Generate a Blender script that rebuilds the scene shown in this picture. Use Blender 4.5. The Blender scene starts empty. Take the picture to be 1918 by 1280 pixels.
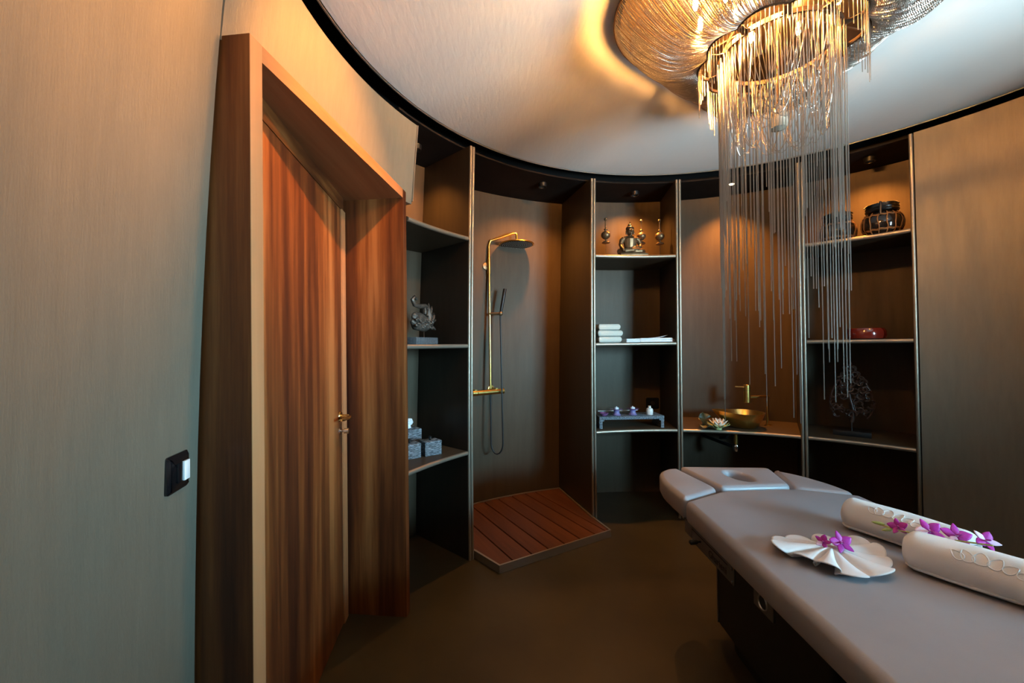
import bpy, bmesh, math, random
from mathutils import Vector, Matrix, Euler

random.seed(7)
S = bpy.context.scene
COL = S.collection
PI = math.pi
cos, sin, rad = math.cos, math.sin, math.radians

# ------------------------------------------------------------------ camera
F_PX, EYE = 765.0, 1.4
roll, pitch = rad(0.70), math.atan(7.5 / F_PX)
cam_d = bpy.data.cameras.new('camera')
cam = bpy.data.objects.new('camera', cam_d)
COL.objects.link(cam)
cam_d.sensor_width = 36.0
cam_d.lens = F_PX / 1918.0 * 36.0
cam_d.clip_start = 0.02
fw = Vector((0, cos(pitch), sin(pitch)))
r0, u0 = Vector((1, 0, 0)), Vector((0, -sin(pitch), cos(pitch)))
rt = r0 * cos(roll) - u0 * sin(roll)
up = r0 * sin(roll) + u0 * cos(roll)
m = Matrix((rt, up, -fw)).transposed().to_4x4()
m.translation = (0, 0, EYE)
cam.matrix_world = m
S.camera = cam

# ------------------------------------------------------------------ light
SKY_STRENGTH, GROUND_STRENGTH = 172.0, 82.0
BULB_STRENGTH = 6500.0
SPOT_POWER = 105.0
WASH_POWER = 235.0
CX, CY = 1.10, 1.43              # centre of the round room
WIN0, WIN1 = -56.0, -27.0         # window, degrees round the room
WZ0, WZ1 = 1.16, 2.25
w = bpy.data.worlds.new('sky')
S.world = w
w.use_nodes = True
bg = w.node_tree.nodes['Background']
# even sky above the horizon, below it an added ground glow to brighten the ceiling
wt = w.node_tree
wc = wt.nodes.new('ShaderNodeTexCoord')
ws = wt.nodes.new('ShaderNodeSeparateXYZ')
wr = wt.nodes.new('ShaderNodeValToRGB')
wa = wt.nodes.new('ShaderNodeMath')
wa.operation = 'MULTIPLY_ADD'
wa.inputs[1].default_value = 0.5
wa.inputs[2].default_value = 0.5
wt.links.new(wc.outputs['Generated'], ws.inputs[0])
wt.links.new(ws.outputs['Z'], wa.inputs[0])
wt.links.new(wa.outputs[0], wr.inputs[0])
e0, e1 = wr.color_ramp.elements
e0.position, e1.position = 0.492, 0.508
k_ = GROUND_STRENGTH / 300.0
e0.color = (0.62 * k_, 0.86 * k_, 0.96 * k_, 1)
k_ = SKY_STRENGTH / 300.0
e1.color = (0.38 * k_, 0.76 * k_, 1.0 * k_, 1)
wt.links.new(wr.outputs[0], bg.inputs[0])
bg.inputs[1].default_value = 300.0
# light portal in the window opening: only guides the sampling of the sky
pl = bpy.data.lights.new('window_portal', 'AREA')
pl.shape = 'RECTANGLE'
pl.size, pl.size_y = 1.2, WZ1 - WZ0 + 0.2
pl.cycles.is_portal = True
po = bpy.data.objects.new('window_portal', pl)
COL.objects.link(po)
wm = rad((WIN0 + WIN1) / 2)
po.location = (CX + 2.16 * cos(wm), CY + 2.16 * sin(wm), (WZ0 + WZ1) / 2)
po.rotation_euler = Vector((-cos(wm), -sin(wm), 0)).to_track_quat('-Z', 'Z').to_euler()

vs = S.view_settings
vs.view_transform = 'Standard'
vs.look = 'None'
vs.exposure = 0.0
vs.gamma = 1.0
vs.use_curve_mapping = False
S.cycles.adaptive_threshold = 0.02
S.cycles.max_bounces = 6
S.cycles.diffuse_bounces = 4
S.cycles.glossy_bounces = 3
S.cycles.transparent_max_bounces = 12
S.cycles.sample_clamp_indirect = 6.0
S.cycles.caustics_reflective = False
S.cycles.caustics_refractive = False

# ------------------------------------------------------------------ materials
MATS = {}


def mat(name, col, rough=0.5, metal=0.0, col2=None, nscale=8.0, stretch=(1, 1, 1), bump=0.0,
        bscale=60.0, bstretch=(1, 1, 1), emit=None, estr=0.0, trans=0.0, spec=0.5, sheen=0.0, coat=0.0,
        ramp=None, rough2=None, detail=5.0):
    mt = bpy.data.materials.new(name)
    mt.use_nodes = True
    nt = mt.node_tree
    b = nt.nodes['Principled BSDF']
    b.inputs['Base Color'].default_value = (*col, 1)
    b.inputs['Roughness'].default_value = rough
    b.inputs['Metallic'].default_value = metal
    b.inputs['Specular IOR Level'].default_value = spec
    b.inputs['Sheen Weight'].default_value = sheen
    b.inputs['Coat Weight'].default_value = coat
    b.inputs['Transmission Weight'].default_value = trans
    if emit:
        b.inputs['Emission Color'].default_value = (*emit, 1)
        b.inputs['Emission Strength'].default_value = estr
    tc = nt.nodes.new('ShaderNodeTexCoord')

    def noise(sc, st, det):
        mp = nt.nodes.new('ShaderNodeMapping')
        mp.inputs['Scale'].default_value = st
        nt.links.new(tc.outputs['Object'], mp.inputs['Vector'])
        n = nt.nodes.new('ShaderNodeTexNoise')
        n.inputs['Scale'].default_value = sc
        n.inputs['Detail'].default_value = det
        n.inputs['Roughness'].default_value = 0.6
        nt.links.new(mp.outputs[0], n.inputs['Vector'])
        return n
    if col2 or ramp:
        n = noise(nscale, stretch, detail)
        cr = nt.nodes.new('ShaderNodeValToRGB')
        if ramp:
            els = cr.color_ramp.elements
            while len(els) < len(ramp):
                els.new(0.5)
            for e, (p, c) in zip(els, ramp):
                e.position = p
                e.color = (*c, 1)
        else:
            cr.color_ramp.elements[0].position = 0.32
            cr.color_ramp.elements[0].color = (*col, 1)
            cr.color_ramp.elements[1].position = 0.68
            cr.color_ramp.elements[1].color = (*col2, 1)
        nt.links.new(n.outputs[0], cr.inputs[0])
        nt.links.new(cr.outputs[0], b.inputs['Base Color'])
        if rough2 is not None:
            mr = nt.nodes.new('ShaderNodeMapRange')
            mr.inputs['To Min'].default_value = rough
            mr.inputs['To Max'].default_value = rough2
            nt.links.new(n.outputs[0], mr.inputs[0])
            nt.links.new(mr.outputs[0], b.inputs['Roughness'])
    if bump:
        n2 = noise(bscale, bstretch, 3.0)
        bp = nt.nodes.new('ShaderNodeBump')
        bp.inputs['Strength'].default_value = bump
        bp.inputs['Distance'].default_value = 0.01
        nt.links.new(n2.outputs[0], bp.inputs['Height'])
        nt.links.new(bp.outputs[0], b.inputs['Normal'])
    MATS[name] = mt
    return mt


WOOD = [(0.33, (0.022, 0.006, 0.003)), (0.45, (0.075, 0.021, 0.006)), (0.54, (0.140, 0.044, 0.011)), (0.66, (0.26, 0.105, 0.032))]
mat('wall_fabric', (0.170, 0.150, 0.112), 0.52, 0.25, col2=(0.192, 0.170, 0.127), spec=0.35, nscale=9, stretch=(4, 4, 0.6), bump=0.12, bscale=160, bstretch=(1, 1, 0.15))
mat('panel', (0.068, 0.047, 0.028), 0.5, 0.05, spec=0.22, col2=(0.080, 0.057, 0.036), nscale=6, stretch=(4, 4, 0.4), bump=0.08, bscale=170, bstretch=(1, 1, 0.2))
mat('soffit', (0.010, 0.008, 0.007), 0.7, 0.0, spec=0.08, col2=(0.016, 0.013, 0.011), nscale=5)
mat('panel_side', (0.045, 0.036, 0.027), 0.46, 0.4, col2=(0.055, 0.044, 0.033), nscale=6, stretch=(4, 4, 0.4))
mat('panel_edge_lit', (0.34, 0.285, 0.22), 0.36, 0.7)  # paler than the panels: light caught on the edges put into the colour
mat('void', (0.006, 0.006, 0.006), 0.9, spec=0.1)
mat('floor', (0.022, 0.0185, 0.0105), 0.42, 0.0, col2=(0.042, 0.035, 0.018), nscale=2.2, bump=0.04, bscale=14, rough2=0.46)
mat('wood', (0.28, 0.1, 0.03), 0.5, spec=0.3, ramp=WOOD, nscale=1.0, stretch=(9, 9, 0.42), bump=0.03, bscale=1.0, bstretch=(120, 120, 4), detail=7)
mat('wood_y', (0.28, 0.1, 0.03), 0.38, ramp=WOOD, nscale=1.0, stretch=(9, 0.42, 9), bump=0.05, bscale=1.0, bstretch=(160, 5, 160), detail=7)
mat('wood_front', (0.3, 0.13, 0.05), 0.5, spec=0.3, ramp=[(0.3, (0.24, 0.10, 0.038)), (0.7, (0.40, 0.195, 0.085))], nscale=1.0, stretch=(7, 7, 0.35), bump=0.04, bscale=1.0, bstretch=(150, 150, 5))
mat('plank', (0.2, 0.07, 0.03), 0.4, ramp=[(0.3, (0.055, 0.018, 0.009)), (0.55, (0.105, 0.038, 0.018)), (0.8, (0.145, 0.056, 0.026))], nscale=1.0, stretch=(24, 2.2, 8), bump=0.08, bscale=1.0, bstretch=(160, 8, 60))
mat('tray_metal', (0.55, 0.53, 0.50), 0.35, 0.9)
mat('gold', (0.78, 0.52, 0.16), 0.28, 1.0, col2=(0.70, 0.45, 0.12), nscale=30)
mat('brass_polished', (0.95, 0.72, 0.30), 0.15, 1.0)
mat('chrome', (0.75, 0.77, 0.8), 0.12, 1.0)
mat('black_rubber', (0.008, 0.008, 0.009), 0.45)
mat('black_metal', (0.012, 0.012, 0.013), 0.4, 0.3)
mat('bronze', (0.16, 0.10, 0.05), 0.38, 0.75, col2=(0.24, 0.16, 0.09), nscale=25)
mat('bronze_dark', (0.06, 0.035, 0.02), 0.35, 0.6, col2=(0.12, 0.07, 0.04), nscale=40)
mat('carved_wood', (0.020, 0.010, 0.007), 0.35, 0.0, col2=(0.055, 0.026, 0.016), nscale=50)
mat('silver_carving', (0.05, 0.038, 0.03), 0.36, 0.5, col2=(0.17, 0.14, 0.115), nscale=30, bump=0.5, bscale=90)
mat('stone_block', (0.045, 0.05, 0.055), 0.7, col2=(0.09, 0.10, 0.11), nscale=60)
mat('stone_box', (0.02, 0.025, 0.03), 0.75, ramp=[(0.42, (0.03, 0.035, 0.04)), (0.55, (0.20, 0.23, 0.26)), (0.68, (0.40, 0.44, 0.48))], nscale=1.0, stretch=(45, 45, 420), bump=0.5, bscale=1.0, bstretch=(45, 45, 420))
mat('stone_bench', (0.05, 0.06, 0.07), 0.7, ramp=[(0.4, (0.035, 0.045, 0.055)), (0.6, (0.22, 0.27, 0.32))], nscale=130, bump=0.5, bscale=130)
mat('towel', (0.82, 0.795, 0.77), 0.95, sheen=0.4, bump=0.35, bscale=900)
mat('towel_cream', (0.62, 0.575, 0.49), 0.95, sheen=0.3, bump=0.5, bscale=300)
mat('linen', (0.80, 0.76, 0.75), 0.85, sheen=0.2, bump=0.15, bscale=500)
mat('vinyl', (0.300, 0.305, 0.335), 0.36, col2=(0.315, 0.320, 0.350), nscale=9, bump=0.05, bscale=350)
mat('table_metal', (0.13, 0.125, 0.12), 0.45, 0.4)
mat('print_black', (0.004, 0.004, 0.004), 0.6)
mat('table_base', (0.004, 0.004, 0.0045), 0.5)
mat('orchid', (0.40, 0.008, 0.30), 0.5, ramp=[(0.3, (0.26, 0.004, 0.17)), (0.55, (0.46, 0.012, 0.36)), (0.75, (0.62, 0.10, 0.56))], nscale=45)
mat('orchid_pale', (0.70, 0.42, 0.70), 0.5, col2=(0.85, 0.75, 0.84), nscale=50)
mat('bud_green', (0.30, 0.36, 0.07), 0.5, col2=(0.45, 0.45, 0.16), nscale=60)
mat('lotus_white', (0.86, 0.82, 0.70), 0.5, col2=(0.92, 0.88, 0.84), nscale=30)
mat('lotus_green', (0.45, 0.50, 0.16), 0.5, col2=(0.62, 0.62, 0.32), nscale=30)
mat('leaf_dark', (0.012, 0.022, 0.010), 0.35, col2=(0.05, 0.055, 0.03), nscale=25)
mat('leaf_pale', (0.30, 0.27, 0.14), 0.5, col2=(0.12, 0.12, 0.05), nscale=35)
mat('purple_ceramic', (0.20, 0.16, 0.36), 0.18, coat=0.4, col2=(0.26, 0.21, 0.42), nscale=30)
mat('plum_ceramic', (0.22, 0.08, 0.20), 0.2, coat=0.4)
mat('white_ceramic', (0.80, 0.78, 0.74), 0.3)
mat('wax', (0.80, 0.82, 0.90), 0.4)
mat('jar_glass', (0.010, 0.008, 0.007), 0.12, coat=0.6)
mat('jar_lid', (0.006, 0.006, 0.006), 0.3, coat=0.3)
mat('wicker', (0.16, 0.075, 0.025), 0.6, col2=(0.26, 0.12, 0.04), nscale=60)
mat('red_lacquer', (0.13, 0.012, 0.006), 0.16, coat=0.6)
mat('tissue', (0.86, 0.86, 0.86), 0.9)
mat('switch_dark', (0.006, 0.006, 0.007), 0.12, coat=0.4)
mat('switch_white', (0.85, 0.85, 0.85), 0.35)
mat('chain', (0.40, 0.36, 0.32), 0.28, 1.0, col2=(0.46, 0.42, 0.375), nscale=40)
mat('frame_metal', (0.10, 0.06, 0.035), 0.4, 0.8)
mat('plate_metal', (0.16, 0.11, 0.07), 0.35, 0.9)
mat('bulb', (1, 0.8, 0.5), 0.3, emit=(1.0, 0.44, 0.11), estr=BULB_STRENGTH)
mat('bulb_dim', (1, 0.8, 0.5), 0.3, emit=(1.0, 0.44, 0.11), estr=BULB_STRENGTH * 0.05)
mat('clear_bulb', (0.85, 0.75, 0.6), 0.1, 0.6)
mat('lamp_glow', (1, 0.9, 0.7), 0.3, emit=(1.0, 0.72, 0.40), estr=30.0)
mat('lamp_soft', (1, 0.9, 0.7), 0.3, emit=(1.0, 0.72, 0.40), estr=0.6)
mat('ceiling_trim', (0.03, 0.03, 0.03), 0.4, 0.5)
mat('ceiling_fabric', (0.82, 0.81, 0.79), 0.55)
mat('window_frame', (0.04, 0.035, 0.03), 0.4, 0.3)
mat('lintel', (0.3, 0.13, 0.05), 0.6, spec=0.2, ramp=[(0.3, (0.20, 0.08, 0.03)), (0.7, (0.36, 0.165, 0.07))], nscale=1.0, stretch=(9, 0.4, 9), bump=0.04, bscale=1.0, bstretch=(150, 5, 150))

# fine diagonal ripples of the stretched ceiling cloth
nt = MATS['ceiling_fabric'].node_tree
b = nt.nodes['Principled BSDF']
tc = nt.nodes.new('ShaderNodeTexCoord')
mp = nt.nodes.new('ShaderNodeMapping')
mp.inputs['Rotation'].default_value = (0, 0, rad(28))
mp.inputs['Scale'].default_value = (1.0, 0.22, 1.0)
nz = nt.nodes.new('ShaderNodeTexNoise')
nz.inputs['Scale'].default_value = 46
nz.inputs['Detail'].default_value = 2
nz.inputs['Distortion'].default_value = 0.4
bp = nt.nodes.new('ShaderNodeBump')
bp.inputs['Strength'].default_value = 0.05
bp.inputs['Distance'].default_value = 0.02
nt.links.new(tc.outputs['Object'], mp.inputs['Vector'])
nt.links.new(mp.outputs[0], nz.inputs['Vector'])
nt.links.new(nz.outputs[0], bp.inputs['Height'])
nt.links.new(bp.outputs[0], b.inputs['Normal'])

# thin window glass
gm = bpy.data.materials.new('window_glass')
gm.use_nodes = True
nt = gm.node_tree
nt.nodes.remove(nt.nodes['Principled BSDF'])
tr = nt.nodes.new('ShaderNodeBsdfTransparent')
gl = nt.nodes.new('ShaderNodeBsdfGlossy')
gl.inputs['Roughness'].default_value = 0.02
mx = nt.nodes.new('ShaderNodeMixShader')
mx.inputs[0].default_value = 0.06
nt.links.new(tr.outputs[0], mx.inputs[1])
nt.links.new(gl.outputs[0], mx.inputs[2])
nt.links.new(mx.outputs[0], nt.nodes['Material Output'].inputs[0])
MATS['window_glass'] = gm


# ------------------------------------------------------------------ mesh helpers
class MB:
    def __init__(s):
        s.v, s.f = [], []

    def add(s, vs, fs):
        o = len(s.v)
        s.v.extend([tuple(p) for p in vs])
        s.f.extend([tuple(i + o for i in f) for f in fs])
        return s

    def box(s, c, d, rz=0.0, bev=0.0):
        x, y, z = d[0] / 2, d[1] / 2, d[2] / 2
        R = Matrix.Rotation(rz, 3, 'Z')
        if bev <= 0:
            vs = [(-x, -y, -z), (x, -y, -z), (x, y, -z), (-x, y, -z), (-x, -y, z), (x, -y, z), (x, y, z), (-x, y, z)]
            fs = [(3, 2, 1, 0), (4, 5, 6, 7), (0, 1, 5, 4), (1, 2, 6, 5), (2, 3, 7, 6), (3, 0, 4, 7)]
        else:
            bm = bmesh.new()
            bmesh.ops.create_cube(bm, size=1)
            bmesh.ops.scale(bm, vec=d, verts=bm.verts)
            bmesh.ops.bevel(bm, geom=list(bm.edges), offset=bev, segments=2, affect='EDGES', profile=0.5)
            bm.verts.index_update()
            vs = [v.co.copy() for v in bm.verts]
            fs = [[v.index for v in f.verts] for f in bm.faces]
            bm.free()
        C = Vector(c)
        return s.add([R @ Vector(p) + C for p in vs], fs)

    def hexa(s, bot, top):
        vs = list(bot) + list(top)
        n = len(bot)
        fs = [tuple(reversed(range(n))), tuple(range(n, 2 * n))]
        fs += [(i, (i + 1) % n, n + (i + 1) % n, n + i) for i in range(n)]
        return s.add(vs, fs)

    def lathe(s, prof, c=(0, 0, 0), n=24, sx=1.0, sy=1.0, axis=None):
        vs, fs = [], []
        M = Matrix.Identity(3)
        if axis is not None:
            M = Vector(axis).to_track_quat('Z', 'Y').to_matrix()
        C = Vector(c)
        for (r, z) in prof:
            for k in range(n):
                a = 2 * PI * k / n
                vs.append(M @ Vector((r * cos(a) * sx, r * sin(a) * sy, z)) + C)
        for i in range(len(prof) - 1):
            for k in range(n):
                fs.append((i * n + k, i * n + (k + 1) % n, (i + 1) * n + (k + 1) % n, (i + 1) * n + k))
        closed = tuple(prof[0]) == tuple(prof[-1])
        if prof[0][0] > 1e-6 and not closed:
            fs.append(tuple(reversed(range(n))))
        if prof[-1][0] > 1e-6 and not closed:
            q = (len(prof) - 1) * n
            fs.append(tuple(range(q, q + n)))
        return s.add(vs, fs)

    def cyl(s, p0, p1, r, n=12, r1=None):
        p0, p1 = Vector(p0), Vector(p1)
        return s.tube([p0, p1], [r, r if r1 is None else r1], n)

    def tube(s, pts, r, n=8, closed=False, flat=1.0):
        pts = [Vector(p) for p in pts]
        N = len(pts)
        rs = r if isinstance(r, (list, tuple)) else [r] * N
        vs, fs = [], []
        prev = None
        for i, p in enumerate(pts):
            if closed:
                t = pts[(i + 1) % N] - pts[i - 1]
            else:
                t = pts[min(i + 1, N - 1)] - pts[max(i - 1, 0)]
            if t.length < 1e-9:
                t = Vector((0, 0, 1))
            t.normalize()
            if prev is None:
                a = Vector((0, 0, 1)) if abs(t.z) < 0.9 else Vector((1, 0, 0))
                nrm = (a - t * a.dot(t)).normalized()
            else:
                nrm = prev - t * prev.dot(t)
                nrm = nrm.normalized() if nrm.length > 1e-6 else prev
            prev = nrm
            bi = t.cross(nrm)
            for k in range(n):
                a = 2 * PI * k / n
                vs.append(p + (nrm * cos(a) * flat + bi * sin(a)) * rs[i])
        for i in range(N if closed else N - 1):
            j = (i + 1) % N
            for k in range(n):
                fs.append((i * n + k, i * n + (k + 1) % n, j * n + (k + 1) % n, j * n + k))
        if not closed:
            fs.append(tuple(reversed(range(n))))
            fs.append(tuple(range((N - 1) * n, N * n)))
        return s.add(vs, fs)

    def ell(s, c, r, rot=None, n=14, h=9):
        M = rot.to_matrix() if rot is not None else Matrix.Identity(3)
        C = Vector(c)
        vs = [M @ Vector((0, 0, -r[2])) + C]
        for i in range(1, h):
            p = -PI / 2 + PI * i / h
            for k in range(n):
                a = 2 * PI * k / n
                vs.append(M @ Vector((r[0] * cos(p) * cos(a), r[1] * cos(p) * sin(a), r[2] * sin(p))) + C)
        vs.append(M @ Vector((0, 0, r[2])) + C)
        fs = [(0, 1 + (k + 1) % n, 1 + k) for k in range(n)]
        for i in range(h - 2):
            for k in range(n):
                fs.append((1 + i * n + k, 1 + i * n + (k + 1) % n, 1 + (i + 1) * n + (k + 1) % n, 1 + (i + 1) * n + k))
        L = len(vs) - 1
        q = 1 + (h - 2) * n
        fs += [(L, q + k, q + (k + 1) % n) for k in range(n)]
        return s.add(vs, fs)

    def grid(s, nu, nv, fn, closed_u=False):
        vs = [fn(i, j) for j in range(nv) for i in range(nu)]
        fs = []
        for j in range(nv - 1):
            for i in range(nu if closed_u else nu - 1):
                a, b2 = j * nu + i, j * nu + (i + 1) % nu
                fs.append((a, b2, b2 + nu, a + nu))
        return s.add(vs, fs)


ORG = {}


def mesh_of(name, mb, mt, off, smooth, sharp):
    me = bpy.data.meshes.new(name)
    vs = [(p[0] - off[0], p[1] - off[1], p[2] - off[2]) for p in mb.v]
    me.from_pydata(vs, [], mb.f)
    me.materials.append(MATS[mt])
    bm = bmesh.new()
    bm.from_mesh(me)
    bmesh.ops.recalc_face_normals(bm, faces=bm.faces)
    bm.to_mesh(me)
    bm.free()
    if smooth:
        me.shade_smooth()
        me.set_sharp_from_angle(angle=rad(sharp))
    return me


def obj(name, mb, mt, parent=None, base=None, world=True, smooth=True, sharp=38, loc=None, rz=0.0):
    """one mesh object. Top level: mesh given in world coordinates, origin put at base.
    Child with world=True: mesh given in world coordinates (parents unrotated)."""
    off = (0, 0, 0)
    if parent is not None:
        off = ORG[parent.name] if world else (0, 0, 0)
    elif base is not None:
        off = base
    o = bpy.data.objects.new(name, mesh_of(name, mb, mt, off, smooth, sharp))
    COL.objects.link(o)
    if parent is not None:
        o.parent = parent
        ORG[o.name] = ORG[parent.name]
        if loc:
            o.location = loc
    else:
        o.location = base or (0, 0, 0)
        ORG[o.name] = tuple(o.location)
    if rz:
        o.rotation_euler = (0, 0, rz)
    return o


def tag(o, label=None, cat=None, group=None, kind=None):
    if label:
        o['label'] = label
    if cat:
        o['category'] = cat
    if group:
        o['group'] = group
    if kind:
        o['kind'] = kind
    return o


def thing(name, loc, label=None, cat=None, group=None, kind=None, rz=0.0):
    o = bpy.data.objects.new(name, None)
    o.empty_display_size = 0.05
    COL.objects.link(o)
    o.location = loc
    o.rotation_euler = (0, 0, rz)
    ORG[o.name] = tuple(loc)
    return tag(o, label, cat, group, kind)


def copy_tree(o, parent=None):
    c = o.copy()
    COL.objects.link(c)
    c.parent = parent
    for ch in o.children:
        copy_tree(ch, c)
    return c


def pol(R, th, z=0.0):
    return Vector((CX + R * cos(rad(th)), CY + R * sin(rad(th)), z))


def frange(a, b, n):
    return [a + (b - a) * i / n for i in range(n + 1)]


def arc_block(mb, th0, th1, rin, rout, z0, z1, nth=None, nz=1):
    """solid curved slab; rin / rout are functions of z (or numbers)"""
    fi = rin if callable(rin) else (lambda z: rin)
    fo = rout if callable(rout) else (lambda z: rout)
    nth = nth or max(2, int(abs(th1 - (th0 if not callable(th0) else 180)) / 2.0))
    t0f = th0 if callable(th0) else (lambda z: th0)
    zs = frange(z0, z1, nz)
    vs, fs = [], []
    idx = {}
    for j, z in enumerate(zs):
        for i, t in enumerate(frange(t0f(z), th1, nth)):
            for k, f in enumerate((fi, fo)):
                idx[i, j, k] = len(vs)
                vs.append(pol(f(z), t, z))
    for i in range(nth):
        for j in range(nz):
            for k in (0, 1):
                fs.append((idx[i, j, k], idx[i + 1, j, k], idx[i + 1, j + 1, k], idx[i, j + 1, k]))
        for j in (0, nz):
            fs.append((idx[i, j, 0], idx[i + 1, j, 0], idx[i + 1, j, 1], idx[i, j, 1]))
    for j in range(nz):
        for i in (0, nth):
            fs.append((idx[i, j, 0], idx[i, j + 1, 0], idx[i, j + 1, 1], idx[i, j, 1]))
    return mb.add(vs, fs)


def round_poly(pts, r, seg=5):
    out = []
    n = len(pts)
    for i, p in enumerate(pts):
        p = Vector(p[:2]) if not isinstance(p, Vector) else p
        rr = r[i] if isinstance(r, (list, tuple)) else r
        a, b2 = Vector(pts[i - 1][:2]), Vector(pts[(i + 1) % n][:2])
        da, db = a - p, b2 - p
        ra, rb = min(rr, da.length * 0.45), min(rr, db.length * 0.45)
        pa, pb = p + da.normalized() * ra, p + db.normalized() * rb
        for k in range(seg + 1):
            t = k / seg
            out.append(pa * (1 - t) ** 2 + p * 2 * t * (1 - t) + pb * t * t)
    return out


def inset(poly, d):
    n = len(poly)
    A = sum(poly[i - 1].x * poly[i].y - poly[i].x * poly[i - 1].y for i in range(n))
    sg = 1 if A > 0 else -1
    out = []
    for i in range(n):
        e1 = (poly[i] - poly[i - 1])
        e2 = (poly[(i + 1) % n] - poly[i])
        if e1.length < 1e-9:
            e1 = e2
        if e2.length < 1e-9:
            e2 = e1
        e1, e2 = e1.normalized(), e2.normalized()
        nn = Vector((-(e1.y + e2.y), e1.x + e2.x))
        nn = nn.normalized() if nn.length > 1e-6 else Vector((-e1.y, e1.x))
        out.append(poly[i] + nn * d * sg)
    return out


def pad(mb, outline, z0, z1, r, hole=None, rb=None):
    """cushion with rounded edges over an outline, with an optional hole"""
    rb = rb or r * 0.7
    rings = [(rb, z0), (rb * 0.3, z0 + rb * 0.3), (0, z0 + rb), (0, z1 - r), (r * 0.08, z1 - r * 0.6), (r * 0.32, z1 - r * 0.28), (r * 0.65, z1 - r * 0.07), (r, z1)]
    bm = bmesh.new()

    def sweep(poly, sgn):
        loops = []
        for (ins, z) in rings:
            loops.append([bm.verts.new((p.x, p.y, z)) for p in inset(poly, ins * sgn)])
        n = len(poly)
        for a, b2 in zip(loops[:-1], loops[1:]):
            for i in range(n):
                bm.faces.new((a[i], a[(i + 1) % n], b2[(i + 1) % n], b2[i]))
        return loops[0], loops[-1]
    ends = [sweep(outline, 1)]
    if hole:
        ends.append(sweep(hole, -1))
    for k in (0, 1):
        es = []
        for e in ends:
            L = e[k]
            for i in range(len(L)):
                es.append(bm.edges.get((L[i], L[(i + 1) % len(L)])))
        bmesh.ops.triangle_fill(bm, use_beauty=True, use_dissolve=False, edges=es)
    bm.verts.index_update()
    mb.add([v.co.copy() for v in bm.verts], [[v.index for v in f.verts] for f in bm.faces])
    bm.free()
    return mb


def bead_chain(path, pitch=0.0054, br=0.0022, nr=0.0008, n=5):
    """ball chain along a polyline: one belly and one neck ring for each bead"""
    path = [Vector(p) for p in path]
    d = [0.0]
    for a, b2 in zip(path[:-1], path[1:]):
        d.append(d[-1] + (b2 - a).length)
    L = d[-1]
    cnt = max(2, int(L / pitch))
    pts, rs = [], []
    j = 0
    for i in range(2 * cnt + 1):
        s = L * i / (2 * cnt)
        while j < len(d) - 2 and d[j + 1] < s:
            j += 1
        t = (s - d[j]) / max(1e-9, d[j + 1] - d[j])
        pts.append(path[j].lerp(path[j + 1], min(1, t)))
        rs.append(br if i % 2 else nr)
    return MB().tube(pts, rs, n)


# ================================================================== THE ROOM
ZT_L, ZT_R, ZTOP = 2.655, 2.705, 2.70


def r_left(z):
    return 1.97 - 0.08 * (max(z, 0) / 2.226) ** 2.6


def r_front(z):
    return 1.862 - 0.055 * (max(z - 0.3, 0) / 2.4) ** 1.8


def struct(name, mb, mt, base=(0, 0, 0), **k):
    return tag(obj(name, mb, mt, None, base, **k), kind='structure')


# floor: a round slab
mb = MB().lathe([(0.0, -0.1), (2.95, -0.1), (2.95, 0.0), (0.0, 0.0)], (CX, CY, 0), n=96)
tag(struct('floor', mb, 'floor', (CX, CY, 0)), 'dark olive brown polished concrete floor')
mb = MB()
arc_block(mb, -95, 15, 2.03, 5.7, 2.62, 2.74, 40)  # slab added out of view to keep high sky off the lower room
tag(struct('sky_blocker_roof', mb, 'window_frame', (CX, CY, 2.62)), 'added unseen roof slab outside the window blocking the high sky')
# suspended round ceiling cloth with slim rim
mb = MB().lathe([(0.0, 2.762), (1.840, 2.762), (1.846, 2.768), (1.846, 2.785), (0.0, 2.785)], (CX, CY, 0), n=128)
o = tag(struct('ceiling', mb, 'ceiling_fabric', (CX, CY, 2.762)), 'round pale stretched cloth ceiling with fine ripples')
mb = MB().lathe([(1.847, 2.758), (1.853, 2.758), (1.853, 2.79), (1.847, 2.79), (1.847, 2.758)], (CX, CY, 0), n=128)
obj('rim', mb, 'tray_metal', o)
mb = MB().lathe([(0.0, 2.95), (2.95, 2.95), (2.95, 3.0), (0.0, 3.0)], (CX, CY, 0), n=64)
tag(struct('ceiling_slab', mb, 'void', (CX, CY, 2.95)), 'black slab above the suspended cloth ceiling')
mb = MB()
arc_block(mb, 150, 398, 1.99, 2.03, 2.60, 2.95, 124)
arc_block(mb, 38, 150, 1.99, 2.03, 2.715, 2.95, 56)
tag(struct('trim_1', mb, 'void', (CX, CY, 2.60)), 'dark shadow gap ring around the ceiling edge')

# solid outer shell of the building round the whole room, open at the window
mb = MB()
arc_block(mb, WIN1 + 1.5, 360 + WIN0 - 1.5, 2.86, 2.95, -0.05, 2.97, 150)
for t in (WIN0 - 1.5, WIN1 + 1.5):
    arc_block(mb, t - 0.6, t + 0.6, 2.018, 2.90, -0.05, 2.97, 2)
arc_block(mb, WIN0 - 1.5, WIN1 + 1.5, 2.018, 2.06, WZ1 - 0.02, 2.97, 16)
arc_block(mb, WIN0 - 1.5, WIN1 + 1.5, 2.018, 2.06, -0.05, WZ0 + 0.02, 16)
tag(struct('wall_outer', mb, 'void', (CX, CY, 0)), 'dark outer shell of the round building')
# curved fabric walls
PA, PN = Vector((-0.677, 1.060)), Vector((-0.9942, 0.1073))


def jamb_theta(z):
    s_ = 0.0
    while s_ < 0.4 and ((PA + PN * s_) - Vector((CX, CY))).length < r_left(z):
        s_ += 0.001
    q = PA + PN * s_ - Vector((CX, CY))
    return math.degrees(math.atan2(q.y, q.x)) % 360 + 0.28


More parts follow.
